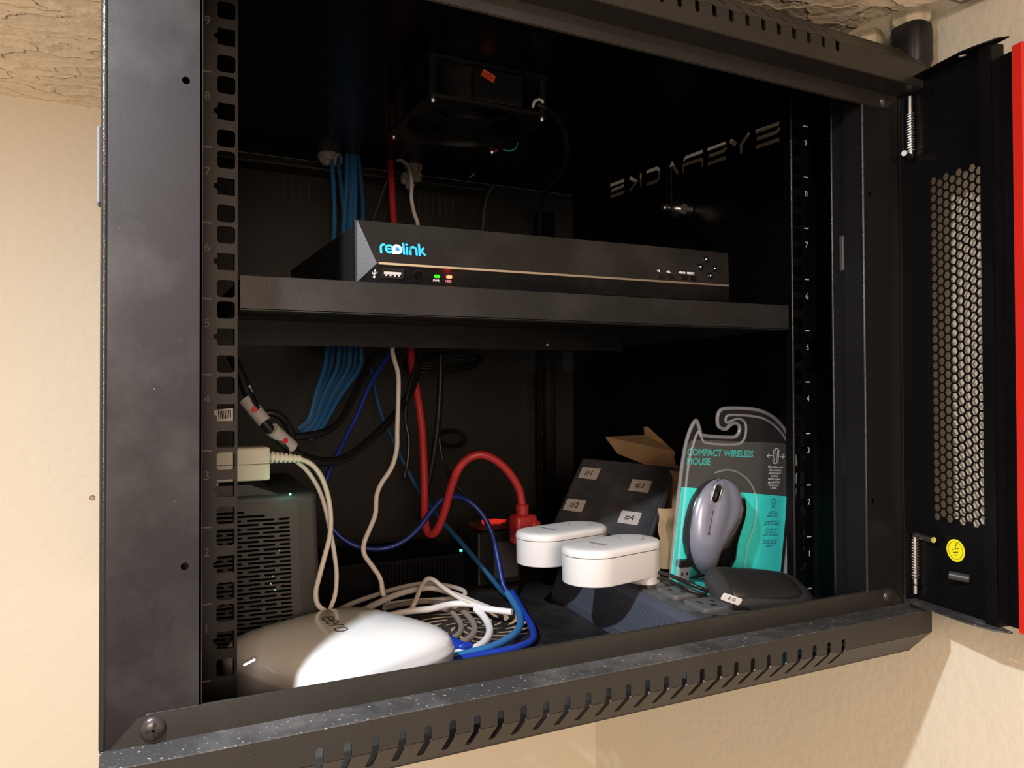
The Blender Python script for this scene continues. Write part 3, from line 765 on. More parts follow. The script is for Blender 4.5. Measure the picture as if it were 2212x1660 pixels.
link('shell', sq_body(138, 4.2, EA, [(0.965, -43.5), (0.985, -35), (1.0, -22), (1.0, -20.5), (0.990, -19.4), (0.978, -15.5), (0.95, -12.0), (0.90, -9.2), (0.81, -6.4), (0.69, -4.0), (0.54, -2.1), (0.38, -1.0), (0.2, -0.4), (0.05, -0.3)], -144, 80), WHITEG, er, smooth=True)
link('base', sq_body(138, 3.4, EA, [(0.90, -45), (0.95, -44.4), (0.965, -43.6), (0.93, -43.4)], -144, 80), WHITE, er, smooth=True)
LF = frame((-148.5, 78, 0.1), (0.07, -1, -0.02), (1, 0.07, 0.0))
es = []
def ee(ox):  # slanted open e
    return [ribbon([(ox-3.6, 0.4), (ox+4.0, 0.4)], 0.9, False), ribbon(arc(ox, 0, 4.4, 5, 320, 18), 0.9)]
es += ee(-16); es += ee(-5.5)
es += [ribbon([(2.0, -4.4), (2.0, 1)]+arc(6, 0.8, 4, 170, 100, 5), 0.9), ribbon(arc(13.5, 0, 4.4, 0, 360, 24)[:-1]+[(17.9, -0.02)], 0.9, False)]
link('logo', join([flat_mesh([q], 0.5, LF @ Matrix.Translation((0, 0, -0.2))) for q in es]), mat('dark_grey_ink', (0.05, 0.045, 0.04), 0.5), er, label='dark grey logo reading eero')
c = atz(540, 1431, -8.5)
d = (atz(556, 1424, -8.3)-atz(525, 1440, -9.5)).normalized()
link('status_light', tube_mesh([c-d*5, c-d*2, c+d*2, c+d*4], 0.8, 8), mat('white_led', (0.9, 0.9, 1), 0.3, emit=(0.7, 0.78, 1.0), es=1.6), er, smooth=True, label='glowing white status light')

# ================================================================== POWER STRIP
A = math.radians(6.5)
PD = Vector((math.sin(A), math.cos(A), 0)); PE = Vector((math.cos(A), -math.sin(A), 0))
PO = Vector((83.5, -40, -45))   # bottom-left front corner
def PS(a, b, z): return PO+PD*a+PE*b+Vector((0, 0, z))      # a along, b across, z up
ps = empty('power_strip', tuple(PO), 'slate grey metal power strip with black outlets lying on the cabinet floor', 'power strip')
def prism(prof, a0_, a1_):
    n = len(prof); V = [PS(a0_, b, z) for b, z in prof]+[PS(a1_, b, z) for b, z in prof]
    F_ = [tuple(range(n))[::-1], tuple(range(n, 2*n))]+[(i, (i+1) % n, n+(i+1) % n, n+i) for i in range(n)]
    me = mesh_from(V, F_); bm = bmesh.new(); bm.from_mesh(me); return bm_mesh(bm)
prof = [(0, 0)]
zz = 0
pb_, pz = 0, 0
# ribbed left flank
for i in range(2):
    prof += [(0.6+i*0.8, 7+i*1.2), (1.2+i*0.8, 7.5+i*1.2)]
prof += [(6.4, 24)]
for i in range(6):
    b0, q0 = 6.6+i*0.7, 25+i*1.7
    prof += [(b0, q0), (b0+0.6, q0+0.35), (b0+0.35, q0+1.0)]
prof += [(12.8, 39), (14, 42.2), (60, 42.2), (66, 38), (68, 0)]
link('housing', prism(prof, 4, 262), PDUM, ps)
link('outlet_bed', prism([(16, 41.6), (16, 43.8), (58, 43.8), (58, 41.6)], 14, 250), PDUT, ps)
link('end_cap', prism([(-1, 0), (12, 42.6), (15, 44), (60, 44), (68, 38), (70, 0)], -1, 5), mat('end_cap_plastic', (0.03, 0.03, 0.035), 0.5), ps)
for b in (24, 38, 52): link('cap_rivet', cyl_mesh(PS(9, b, 44), PS(9, b, 45.2), 2.4, seg=14), BPLG, ps)
def outlet(a):
    M = frame(PS(a, 36, 43.6), PE, PD)
    o = link('outlet', flat_mesh([rrect(0, 0, 27, 30, 3, 3)], 4.2, M @ Matrix.Translation((0, 0, 0.8)), 0.8), OUTM, ps)
    link('socket_slots', join([flat_mesh([q], 0.2, M @ Matrix.Translation((0, 0, 3.75))) for q in (rrect(-6, 3, 2.2, 8, .3), rrect(6, 3, 2.2, 6.6, .3), [(-2.4, -9), (2.4, -9), (2.4, -6), (0, -3.8), (-2.4, -6)])]), INK, o)
for a in (36, 78, 120, 162, 204): outlet(a)

# ================================================================== PLUG-IN CHIMES
def stadium(L, r, n=18):
    h = L/2-r
    return [(h+r*math.cos(a), r*math.sin(a)) for a in [(-pi/2+pi*k/n) for k in range(n+1)]]+[(-h+r*math.cos(a), r*math.sin(a)) for a in [(pi/2+pi*k/n) for k in range(n+1)]]
def chime(loc, label):
    t = empty('plug_in_chime', loc, label, 'doorbell chime', 'white plug-in chimes on the power strip', rot=(0, 0, math.radians(12)), world=False)
    bm = bmesh.new(); R = []
    for (k, z) in [(0.93, 0), (0.965, 0.7), (0.975, 2), (0.985, 23.4)]:
        L_, r_ = 100-52*(1-k)*1, 26*k
        R.append([bm.verts.new((x, y, z)) for x, y in stadium(100-52*(1-k), 26*k)])
    n = len(R[0])
    for A_, B_ in zip(R, R[1:]):
        for i in range(n): bm.faces.new((A_[i], A_[(i+1) % n], B_[(i+1) % n], B_[i]))
    bm.faces.new(R[0][::-1]); bm.faces.new(R[-1])
    link('body', bm_mesh(bm), WHITE, t, smooth=True)
    bm = bmesh.new(); R = []
    for (k, z) in [(0.975, 24.1), (1.0, 24.2), (1.0, 26.0), (0.988, 27.6), (0.96, 28.9), (0.91, 29.8), (0.82, 30.4), (0.6, 30.8), (0.3, 30.9)]:
        R.append([bm.verts.new((x, y, z)) for x, y in stadium(100-52*(1-k), 26*k)])
    for A_, B_ in zip(R, R[1:]):
        for i in range(n): bm.faces.new((A_[i], A_[(i+1) % n], B_[(i+1) % n], B_[i]))
    bm.faces.new(R[0][::-1]); bm.faces.new(R[-1])
    link('lid', bm_mesh(bm), WHITE, t, smooth=True)
    # foot at the plug end, scooped on its left side
    bm = bmesh.new(); R = []
    for (z, q) in [(-6, 0.0), (-4.5, 3.0), (-2.5, 8), (0.5, 20)]:
        ring = []
        for i in range(40):
            a = 2*pi*i/40; x = 24+25*math.cos(a); y = 25*math.sin(a)
            if x < 24: x = 24+(x-24)*(0.45+q/20*0.75)
            ring.append(bm.verts.new((x, y, z)))
        R.append(ring)
    for A_, B_ in zip(R, R[1:]):
        for i in range(40): bm.faces.new((A_[i], A_[(i+1) % 40], B_[(i+1) % 40], B_[i]))
    bm.faces.new(R[0][::-1]); bm.faces.new(R[-1])
    link('plug_foot', bm_mesh(bm), WHITE, t, smooth=True)
    M = Matrix.Translation((24, 0, 30.85))
    link('button_ring', flat_mesh([circ(0, 0, 11.6, 40), circ(0, 0, 11.0, 40)], 0.3, M), INKG, t)
    link('button', flat_mesh([circ(0, 0, 11.0, 40)], 0.5, M), WHITE, t)
    return t
ch1 = chime((92, 78, 8), 'white oval plug-in chime nearer the cabinet front, the brighter of the two')
text('logo', 'reolink', 7.6, Matrix.Translation((-18, 0, 31.0)) @ Matrix.Rotation(-pi/2, 4, 'Z'), INKG, ch1)
ch2 = ch1.copy(); COL.objects.link(ch2); ch2.location = Vector((92, 162, 8))*MM
ch2['label'] = 'white oval plug-in chime farther back, partly hidden behind its lit twin'
for c in ch1.children:
    q = c.copy(); COL.objects.link(q); q.parent = ch2

# ================================================================== MOUSE PACKAGE
th = math.radians(2.6)
PU = Vector((math.cos(th), 0, -math.sin(th))); PV = Vector((math.sin(th), -.085, math.cos(th))).normalized(); PN = PU.cross(PV)
POr = Vector((137, 68, -6))
PKM = frame(POr, PU, PV)
def PK(u, v, n=0): return PKM @ Vector((u, v, n))
def PT(n): return PKM @ Matrix.Translation((0, 0, n))
pk = empty('blister_package', tuple(PK(75, -39, 0)), 'clear plastic blister pack with teal and charcoal card reading compact wireless mouse, standing upright', 'package')
outl = [(6, -38.5), (7, 0), (8, 60), (9, 100), (11, 125), (14.5, 140), (19, 149), (22, 149.5), (26, 142), (30, 137.2), (60, 136.0), (68, 137), (71.5, 141), (71.5, 146), (67, 149), (60, 147), (56, 143.4), (49, 144.5), (45.5, 148), (45, 156), (49, 161), (60, 162.5), (86, 162.5), (104, 159), (120, 151), (134, 138), (143, 122), (147, 105), (148, 70), (147, 0), (146, -38.5)]
# rims run as clear tubes round the edge, plus a thin shell sheet
rim = catmull([PK(u, v, 3) for u, v in outl], 3)
link('edge_rim', tube_mesh([PK(u, v, 2) for u, v in outl], 1.7, 8, 3), CLEAR, pk, smooth=True)
inn = [(14, -30), (15, 60), (16, 112), (21, 132), (27, 139)]
link('inner_rim', tube_mesh([PK(u, v, 5) for u, v in [(11, -38), (12.5, 60), (14, 110), (17, 128), (22, 141), (27, 134), (34, 130.5), (66, 130), (75, 134), (77, 142), (75, 150), (67, 153.4), (58, 151), (53, 149.5), (52, 154), (58, 156.5), (86, 156), (104, 152), (122, 141), (134, 126), (140, 108), (141.5, 60), (141, -38)]], 1.2, 8, 3), CLEAR, pk, smooth=True)
link('clear_shell', flat_mesh([outl], 0.5, PT(2)), mat('clear_sheet', (0.8, 0.8, 0.82), 0.08, alpha=0.012, spec=0.5), pk)
card = [(9, -38), (9.2, 1), (16.9-2, 126), (18.5, 131.5), (22, 133), (131, 131.2), (136, 128), (139, 118), (141.5, 60), (141.6, -38)]
def cut(poly, vf, keep_above):
    # clip polygon against the slanted colour boundary v = vf(u)
    out = []
    for i in range(len(poly)):
        a, b_ = poly[i], poly[(i+1) % len(poly)]
        fa, fb = a[1]-vf(a[0]), b_[1]-vf(b_[0])
        if not keep_above: fa, fb = -fa, -fb
        if fa >= 0: out.append(a)
        if (fa >= 0) != (fb >= 0):
            t = fa/(fa-fb); out.append((a[0]+(b_[0]-a[0])*t, a[1]+(b_[1]-a[1])*t))
    return out
bnd = lambda u: 91.1-(u-10)*0.0826
link('card_top', flat_mesh([cut(card, bnd, True)], 0.6, PT(-0.6)), GCARD, pk, label='charcoal upper part of the printed card')
link('card_bottom', flat_mesh([cut(card, bnd, False)], 0.6, PT(-0.6)), TEAL, pk, label='teal lower part of the printed card')
TR = Matrix.Rotation(math.radians(-1.0), 4, 'Z')
def ptext(s, size, u, v, m, **k):
    if size > 6:
        return link('print', join([text_mesh(s, size, PT(-0.2) @ Matrix.Translation((u+dx, v+dy, 0)) @ TR, align='LEFT', space=0.97) for dx, dy in ((0, 0), (0.3, 0), (0.15, 0.2), (0.15, -0.2))]), m, pk)
    text('print', s, size, PT(-0.2) @ Matrix.Translation((u, v, 0)) @ TR, m, pk, **k)
ptext('COMPACT WIRELESS', 8.5, 15.6, 121.6, TEALI, align='LEFT', bold=0.0, space=0.95)
ptext('MOUSE', 8.5, 15.8, 113.4, TEALI, align='LEFT', bold=0.0, space=0.95)
ptext('Wheel for web\nUne roulette\npensée pour\nle Web\nBotón rueda\npara la Web\nRoda para\na Web', 3.1, 122.6, 98.5, WINK, lines=0.92)
ptext('18-month\nbattery life*\n\nLongévité de la\npile de 18 mois*\n\nDuración de\nbaterías de\nhasta 18 meses*\n\nDezoito meses\nde vida útil das\npilhas*', 3.0, 124.2, 49, TEALD, lines=0.86)
def pflat(polys, n, m, nm): link(nm, join([flat_mesh(q if isinstance(q[0], list) else [q], 0.08, PT(n)) for q in polys]), m, pk)
wheel = [[rrect(122, 119, 7.6, 15, 3.7, 5), rrect(122, 119, 6.4, 13.8, 3.1, 5)], ribbon([(120.4, 113.6), (120.4, 124.4)], .5), ribbon([(123.6, 113.6), (123.6, 124.4)], .5),
         ribbon([(117, 119.2), (111.4, 119.2)], .5), ribbon([(113.4, 121.2), (111, 119.2), (113.4, 117.2)], .55), ribbon([(127, 118.8), (132.6, 118.8)], .5), ribbon([(130.6, 120.8), (133, 118.8), (130.6, 116.8)], .55)]
pflat(wheel, -0.2, WINK, 'wheel_icon')
pflat([[rrect(124, 72, 5.4, 11.6, .6), rrect(124, 72, 4.6, 10.8, .4)], rrect(124, 78.4, 2, .9, .2)], -0.2, TEALD, 'battery_icon')
text('print', '18\nM', 4.0, PT(-0.2) @ Matrix.Translation((124, 72, 0)), TEALD, pk, lines=0.8)
bub = [(47, 104), (60, 106.5), (74, 104), (88, 96), (97, 84), (100, 70), (99, 52), (93, 36), (92, 18), (90, 4)]
link('bubble_edge', tube_mesh([PK(u, v, 3) for u, v in bub], 0.9, 8, 4), CLEAR, pk, smooth=True)

# the packaged mouse: sections along its length (v), half-widths to both sides of a leaning centre line
ms_ = empty('computer_mouse', tuple(PK(54, 55, 2)), 'silver-lavender wireless mouse sealed upright inside the clear blister pack', 'mouse')
sec = [  # v, left u, right u, height
    (98.5, 52, 63, 4), (97, 44, 71, 9), (94, 37.5, 76, 13.5), (89, 31.5, 81, 17.5), (82, 26.5, 85, 21), (73, 22.8, 86.6, 24), (63, 20.6, 85.6, 26.5), (53, 19.6, 82.5, 28), (43, 20.2, 79.5, 28.5), (34, 22.8, 77.5, 27.5), (26, 27, 76.6, 25), (19, 32.5, 76, 20.5), (13.5, 39.5, 74, 14), (10.5, 46, 69, 8), (9, 53, 62, 4)]
sec = [(v, a-0.5, b_-7, h*.62) for v, a, b_, h in sec]
def loft(sec, f0, f1, n0=1.0, inset=0.0, groove=True):
    bm = bmesh.new(); R = []
    NP = 33
    for (v, ul, ur, h) in sec:
        ring = []
        c = (ul+ur)/2; hw = (ur-ul)/2-inset
        for i in range(NP):
            a = pi*(f0+(f1-f0)*i/(NP-1)); x = -math.cos(a); z = math.sin(a)**0.55
            hh = h
            if groove:  # finger grooves either side of a central ridge
                hh = h*(1-0.10*math.exp(-((x-0.30)/0.20)**2)*min(1, max(0, (v-45)/20))-0.08*math.exp(-((x+0.42)/0.2)**2)*min(1, max(0, (v-45)/20)))
            uu = c+hw*x
            ring.append(bm.verts.new(PK(uu, v, n0+hh*z)))
        R.append(ring)
    for A_, B_ in zip(R, R[1:]):
        for i in range(NP-1): bm.faces.new((A_[i], A_[i+1], B_[i+1], B_[i]))
        bm.faces.new((A_[0], B_[0], B_[-1], A_[-1]))
    bm.faces.new(R[0]); bm.faces.new(R[-1][::-1])
    return bm_mesh(bm)
link('dark_underbody', loft([(v, a-1.3, b_+1.3, h*0.80) for v, a, b_, h in sec], 0.0, 1.0, 0.6, groove=False), mat('dark_grey_mouse_side', (0.02, 0.02, 0.022), 0.25), ms_, smooth=True)
def cutr(v): return 0 if v > 72 else min(17, (72-v)*0.42)
link('top_shell', loft([(v, a, b_-cutr(v), h) for v, a, b_, h in sec], 0.0, 1.0, 1.4), MOUSEM, ms_, smooth=True)
# side grip at the right, bulging at the heel
link('side_grip', loft([(v, b_-cutr(v)-9, b_+2+(5*math.exp(-((v-26)/12)**2)), h*.86) for v, a, b_, h in sec if v < 84], 0.0, 1.0, 0.7, groove=False), BPLG, ms_, smooth=True)
def surf(u, v):   # rough height of the top shell
    for (s1, s2) in zip(sec, sec[1:]):
        if s2[0] <= v <= s1[0]:
            t = (s1[0]-v)/(s1[0]-s2[0]); ul = s1[1]+(s2[1]-s1[1])*t; ur = s1[2]+(s2[2]-s1[2])*t; h = s1[3]+(s2[3]-s1[3])*t
            ur -= cutr(v)
            x = max(-.98, min(.98, (u-(ul+ur)/2)/((ur-ul)/2))); z = math.sqrt(1-x*x)**0.55
            g = min(1, max(0, (v-45)/20))
            return 1.4+h*(1-0.10*math.exp(-((x-0.30)/0.20)**2)*g-0.08*math.exp(-((x+0.42)/0.2)**2)*g)*z
    return 2
def seam(l, r, nm, m=INK):
    pts = [PK(u, v, surf(u, v)+0.05) for u, v in l]; return link(nm, tube_mesh(pts, r, 6, 3), m, ms_, smooth=True)
wn_ = surf(42, 84)
WM = frame(PK(41.5, 84.5, wn_-0.6), PU*math.cos(.25)-PV*math.sin(.25), PV*math.cos(.25)+PU*math.sin(.25))
link('wheel_surround', flat_mesh([rrect(0, 0, 9.4, 24, 4.5, 6), rrect(0, 0, 7.4, 21.5, 3.6, 6)], 2.4, WM, .3), mat('silver_trim', (0.6, 0.62, 0.68), 0.2, metal=0.7), ms_)
link('wheel_well', flat_mesh([rrect(0, 0, 7.4, 21.5, 3.6, 6)], .5, WM @ Matrix.Translation((0, 0, .9))), INK, ms_)
link('scroll_wheel', cyl_mesh(WM @ Vector((-2.8, 0, -4.8)), WM @ Vector((2.8, 0, -4.8)), 8.6, 8.6, 28, bev=1.5), BPLG, ms_, smooth=True)
seam([(56.5, 99), (52, 98), (47, 97)], 0.35, 'button_seam')
seam([(38.2, 72.5), (36.4, 66), (34.4, 59), (33, 54)], 0.35, 'button_seam')
seam([(33, 53.6), (32.4, 51.8)], 1.0, 'seam_end')
ur_ = empty('usb_receiver', tuple(PK(19, 20, 1)), 'tiny silver and black wireless receiver beside the packaged mouse', 'usb receiver')
bm = bmesh.new(); addbox(bm, 13.2, 26.2, 20.4, 26.6, 0.4, 6.4, 0.8, 2, M=PKM); link('cap', bm_mesh(bm), BPLA, ur_)
bm = bmesh.new(); addbox(bm, 14.2, 25.4, 8, 20.4, 0.8, 5.4, 0.3, 1, M=PKM); link('plug', bm_mesh(bm), mat('brushed_tin', (0.55, 0.53, 0.55), 0.35, metal=0.7), ur_)
link('plug_windows', join([flat_mesh([rrect(u, 14.4, 2.2, 2.4, .1)], 0.1, PT(5.46)) for u in (17.2, 22.4)]), INK, ur_)

# ================================================================== BLACK MOUSE on the power strip
bmx = empty('wired_mouse', (187, 8, 0), 'black wired computer mouse lying on the power strip in front of the blister pack', 'mouse')
Mo = Matrix.Translation((184, -8, -3)) @ Matrix.Rotation(math.radians(-6), 4, 'Z') @ Matrix.Rotation(math.radians(11), 4, 'Y') @ Matrix.Rotation(math.radians(30), 4, 'X') @ Matrix.Scale(0.86, 4)
def mloft(prof, m, nm, z0=0, NP=28, p=0.6):
    bm = bmesh.new(); R = []
    for (x, wl, h, zb) in prof:
        ring = []
        for i in range(NP):
            a = 2*pi*i/NP; c, s = math.cos(a), math.sin(a)
            y = wl*math.copysign(abs(c)**p, c); z = zb+(h*abs(s)**p if s >= 0 else -7*abs(s)**p*min(1, h/10))
            ring.append(bm.verts.new(Mo @ Vector((x, y, z))))
        R.append(ring)
    for A_, B_ in zip(R, R[1:]):
        for i in range(NP): bm.faces.new((A_[i], A_[(i+1) % NP], B_[(i+1) % NP], B_[i]))
    bm.faces.new(R[0][::-1]); bm.faces.new(R[-1])
    return link(nm, bm_mesh(bm), m, bmx, smooth=True)
mloft([(-57, 23, 13, 0), (-55, 26.5, 16, 0), (-40, 28, 18.5, 0), (-20, 27.6, 20.5, 0), (0, 27.4, 22, 0), (20, 28.6, 22, 0), (38, 29, 18, 0), (50, 26, 12, 0), (57, 20, 7, 0), (61, 12, 3, 0)], mat('charcoal_mouse_shell', (0.03, 0.03, 0.032), 0.38, bump=0.05, bscale=1800), 'shell')
mloft([(-55.5, 20, 15, 3), (-53, 21, 17, 3), (-38, 22, 18, 3), (-18, 22, 20, 3), (0, 21.6, 21.2, 3), (16, 20, 21, 3), (24, 16, 19, 3), (29, 9, 16.5, 3)], mat('matte_black_mouse_top', (0.014, 0.014, 0.014), 0.42, bump=0.05, bscale=1800), 'button_panel', p=0.45)
lb = link('maker_label', flat_mesh([rrect(0, 0, 17, 6, 1.5, 4)], 0.3, frame(at(1580, 1295, -31), (0.93, -0.2, -0.36), (0.36, -0.35, 0.87))), WHITE, bmx, label='small white printed label on the near flank')
text('label_print', 'll. O', 3.6, frame(at(1580, 1295, -31)+Vector((0, -0.5, 0.1)), (0.93, -0.2, -0.36), (0.36, -0.35, 0.87)), INK, bmx)
link('mouse_cable', tube_mesh([at(1530, 1278, 8), at(1505, 1268, 12), at(1475, 1255, 24), at(1445, 1243, 44), at(1425, 1238, 60), at(1400, 1240, 85), at(1380, 1236, 110)], 1.7, 10), CABK, bmx, smooth=True)
top('black_cable', tube_mesh([at(1527, 1285, 10), at(1500, 1280, 16), at(1470, 1266, 28), at(1440, 1252, 48), at(1415, 1250, 66), at(1390, 1252, 96)], 1.3, 8), CABK, 'second thin black cord curving between the near chime and the black mouse', 'cord', smooth=True)

# ================================================================== CARDBOARD BOX and ORGANISER
cb = empty('cardboard_box', (270, 225, -45), 'open brown cardboard box standing behind the blister pack', 'box')
bm = bmesh.new()
addbox(bm, 238, 240.5, 150, 290, -45, 84); addbox(bm, 240.5, 290, 150, 152.5, -45, 84); addbox(bm, 288, 290.5, 152, 290, -45, 84); addbox(bm, 240, 290, 287, 290, -45, 84); addbox(bm, 240, 290, 152, 288, -45, -42)
link('carton', bm_mesh(bm), CARD, cb)
def sheet(name, pts, th_, m, parent, **k):
    n = len(pts); nn = (Vector(pts[1])-Vector(pts[0])).cross(Vector(pts[2])-Vector(pts[0])).normalized()*th_
    V = [Vector(p) for p in pts]+[Vector(p)+nn for p in pts]
    F_ = [tuple(range(n))[::-1], tuple(range(n, 2*n))]+[(i, (i+1) % n, n+(i+1) % n, n+i) for i in range(n)]
    me = mesh_from(V, F_); bm = bmesh.new(); bm.from_mesh(me); return link(name, bm_mesh(bm), m, parent, **k)
sheet('flap', [at(1309, 944, 300), at(1426, 938, 300), at(1452, 975, 235), at(1462, 1010, 205), at(1392, 1000, 240), at(1334, 977, 280)], 2, CARD, cb)
sheet('flap', [at(1391, 922, 300), at(1450, 922, 290), at(1454, 938, 285), at(1458, 985, 240), at(1394, 955, 295)], 2, CARD, cb)
# torn liner curling at the near corner
bm = bmesh.new(); pts = [at(1437, 1100, 142), at(1441, 1120, 138), at(1438, 1145, 140), at(1444, 1180, 138), at(1440, 1230, 140)]
R = []
for p in catmull(pts, 4):
    R.append([bm.verts.new(p+Vector((dx, dy, 0))) for dx, dy in ((-5, 6), (0, 0), (6, -1), (20, 3))])
for A_, B_ in zip(R, R[1:]):
    for i in range(3): bm.faces.new((A_[i], A_[i+1], B_[i+1], B_[i]))
link('torn_liner', bm_mesh(bm), mat('light_cardboard', (0.50, 0.33, 0.17), 0.8), cb, smooth=True)

C0 = [CP+(Vector(q)-CP)*1.05 for q in ((98.4, 200, 27.3), (162.6, 238, 97.5), (220.8, 150, 88.6), (157.3, 114, 22.6))]
ev = (C0[1]-C0[0]).normalized(); eu = (C0[3]-C0[0]); eu = (eu-ev*eu.dot(ev)); WU = eu.length; eu.normalize(); HV = (C0[1]-C0[0]).length
OM = frame(C0[0], eu, ev)
og = empty('parts_organizer', tuple(C0[0]), 'smoky plastic compartment case with number labels, leaning against the cardboard box', 'organizer')
bm = bmesh.new(); addbox(bm, 0, WU, -22, HV, -9, 0, 2.5, 3, M=OM); link('case', bm_mesh(bm), SMOKE, og)
bm = bmesh.new(); addbox(bm, 4, WU-4, -18, HV-3, 0, 1.0, .5, 1, M=OM)
addbox(bm, WU*.46, WU*.48, -18, HV-4, 0.6, 1.6, M=OM); addbox(bm, 4, WU-4, HV*.42, HV*.45, 0.6, 1.6, M=OM)
for q in (.16, .32, .64, .8): addbox(bm, WU*q, WU*q+.8, HV*.82, HV-4, 0.6, 1.3, M=OM)
link('lid_ribs', bm_mesh(bm), mat('smoky_lid', (0.05, 0.05, 0.056), 0.22, mottle=0.3, mscale=50), og, kind='stuff')
n_or = OM.to_3x3() @ Vector((0, 0, 1))
for (x, y, s) in ((1273, 1023, '#1'), (1383, 1050, '#3'), (1241, 1092, '#2'), (1360, 1119, '#4')):
    d = ray(x, y); t = (C0[0]+n_or*1.8-CP).dot(n_or)/d.dot(n_or); P_ = CP+d*t
    lp = OM.inverted() @ P_
    M = OM @ Matrix.Translation(lp)
    l_ = link('number_label', flat_mesh([rrect(0, 0, 22, 16, .3, 1)], 0.3, M), LBL, og, label='paper label reading '+s)
    text('number', s, 9.5, M @ Matrix.Translation((0, 0, 0.3)), INK, og)

# ================================================================== BACKUP POWER UNIT
up = empty('battery_backup', (-215, 190, -45), 'charcoal upright battery backup with slotted vents, behind the left rail', 'battery backup')
UA = math.radians(-4)
UO = Vector((-150, 152, -45)); UE = Vector((math.cos(UA), math.sin(UA), 0)); UD = Vector((-UE.y, UE.x, 0))
UM_ = Matrix(((UE.x, UD.x, 0, UO.x), (UE.y, UD.y, 0, UO.y), (0, 0, 1, UO.z), (0, 0, 0, 1)))
bm = bmesh.new(); addbox(bm, -140, 5, 0.6, 180, 0, 132, 4, 3, M=UM_)
for v in bm.verts:
    z = v.co.z+45; v.co.x += 5*(1-z/132)
link('housing', bm_mesh(bm), UPSM, up, smooth=True)
sl = []
for r in range(33):
    z = 119-r*3.35
    if r == 0: cols = [(-62, -38)]
    elif r == 1: cols = [(-64, -22)]
    elif r % 2 == 0: cols = [(-80, -66), (-62, -40), (-36, -15), (-12, -5), (-2, 0)][:3]+[(-12, -3.4)]
    else: cols = [(-80, -54), (-51, -27), (-24, -3.4)]
    cols = [(a-13, b_-13) for a, b_ in cols]
    for a, b_ in cols: sl.append(rrect((a+b_)/2+(r*0.10), z, b_-a, 1.8, 0.8, 2))
FMu = Matrix(((UE.x, 0, -UD.x, UO.x), (UE.y, 0, -UD.y, UO.y), (0, 1, 0, UO.z), (0, 0, 0, 1)))
link('vent_panel', cut_mesh([[(-112, 8), (-6, 8), (-10, 126), (-112, 126)]]+sl, 0.8, FMu @ Matrix.Translation((0, 0, 0.6))), UPSM, up, label='front grille of staggered horizontal slots')
link('vent_back', flat_mesh([[(-110, 10), (-12, 10), (-12, 124), (-110, 124)]], 0.2, FMu @ Matrix.Translation((0, 0, -0.45))), VOID, up)
link('top_cap', mesh_from([UM_ @ Vector(v) for v in [(-138, 3, 131), (-34, 3, 131), (-22, 3, 131), (-138, 60, 131), (-28, 60, 131), (-138, 2, 141), (-46, 2, 140), (-138, 60, 143), (-44, 60, 142), (-22, 60, 131)]],
     [(0, 2, 6, 5), (5, 6, 8, 7), (2, 9, 8, 6), (0, 5, 7, 3), (3, 7, 8, 9), (0, 3, 9, 2)]), mat('glossy_charcoal', (0.03, 0.03, 0.032), 0.15), up)
link('status_led', cyl_mesh(at(627, 1068, 149), at(627, 1068, 155), 0.9, seg=14), mat('teal_led', (0, .5, .4), .3, emit=(0.1, 0.9, 0.75), es=4), up, label='teal green light')
l = bpy.data.lights.new('backup_glow', 'POINT'); l.energy = 0.006; l.color = (0.15, 1, 0.6); l.shadow_soft_size = 0.002
o = bpy.data.objects.new('backup_glow', l); COL.objects.link(o); o.location = (at(627, 1062, 140))*MM
for (x, y) in ((590, 1245), (596, 1232), (585, 1262), (604, 1190), (594, 1275)):
    link('inner_led', cyl_mesh(at(x, y, 149.6), at(x, y, 150.4), 0.45, seg=8), mat('dim_green_led', (0, .3, .2), .3, emit=(0.1, 0.8, 0.5), es=0.9), up)

# ================================================================== ADAPTER on top of it
ad = empty('power_adapter', (-199, 168, 97), 'ivory power adapter block with a ribbed cord sleeve, above the battery backup', 'power adapter')
AA = at(585, 957, 152)
bm = bmesh.new(); addbox(bm, -235, -181, 152, 190, 98.5, 124.8, 2.2, 3); link('block', bm_mesh(bm), IVORY, ad, smooth=True)
bm = bmesh.new(); addbox(bm, -234.9, -180.9, 151.9, 190, 111.4, 111.9); link('seam', bm_mesh(bm), INKG, ad)
box('prong_foot', -226, -219, 160, 175, 92, 98.5, IVORY, ad, bev=0.5)
sv = []
a0, a1 = at(583, 988, 160), at(650, 992, 160)
link('sleeve_core', cyl_mesh(a0, a1, 3.2, 2.4, 14), IVORY, ad, smooth=True)
for i in range(7):
    p = a0.lerp(a1, (i+.5)/7); d = (a1-a0).normalized()
    link('sleeve_rib', cyl_mesh(p-d*1.1, p+d*1.1, 4.9-i*.28, 4.9-i*.28, 14), IVORY, ad, smooth=True)

# ================================================================== CABLES
def cable(name, pts, r, m, label, group=None, cat='cable', seg=10, n=6):
    P = []
    for q in pts:
        if len(q) == 4: P.append(atz(q[0], q[1], q[2]))
        elif len(q) == 3: P.append(at(*q))
    return top(name, tube_mesh(P, r, seg, n), m, label, cat, group, smooth=True)
Z_ = 'z'
def pts_(l): return l
cable('adapter_cord', [(645, 991, 160), (672, 1003, 158), (694, 1030, 156), (708, 1070, 154), (714, 1110, 152), (713, 1155, 150), (702, 1200, 148), (690, 1245, 146), (682, 1280, 146), (686, 1306, 146), (702, 1320, 146), (722, 1327, 150)], 2.1, CABW, 'printed white cord looping down from the ribbed sleeve of the ivory adapter')
cable('white_cable', [(640, 997, 166), (662, 1016, 168), (686, 1052, 168), (702, 1096, 166), (714, 1150, 162), (722, 1195, 160), (727, 1240, 158), (724, 1285, 156), (712, 1318, 152), (706, 1330, 150)], 1.9, CABW, 'plain white cord hanging just behind the printed adapter cord')
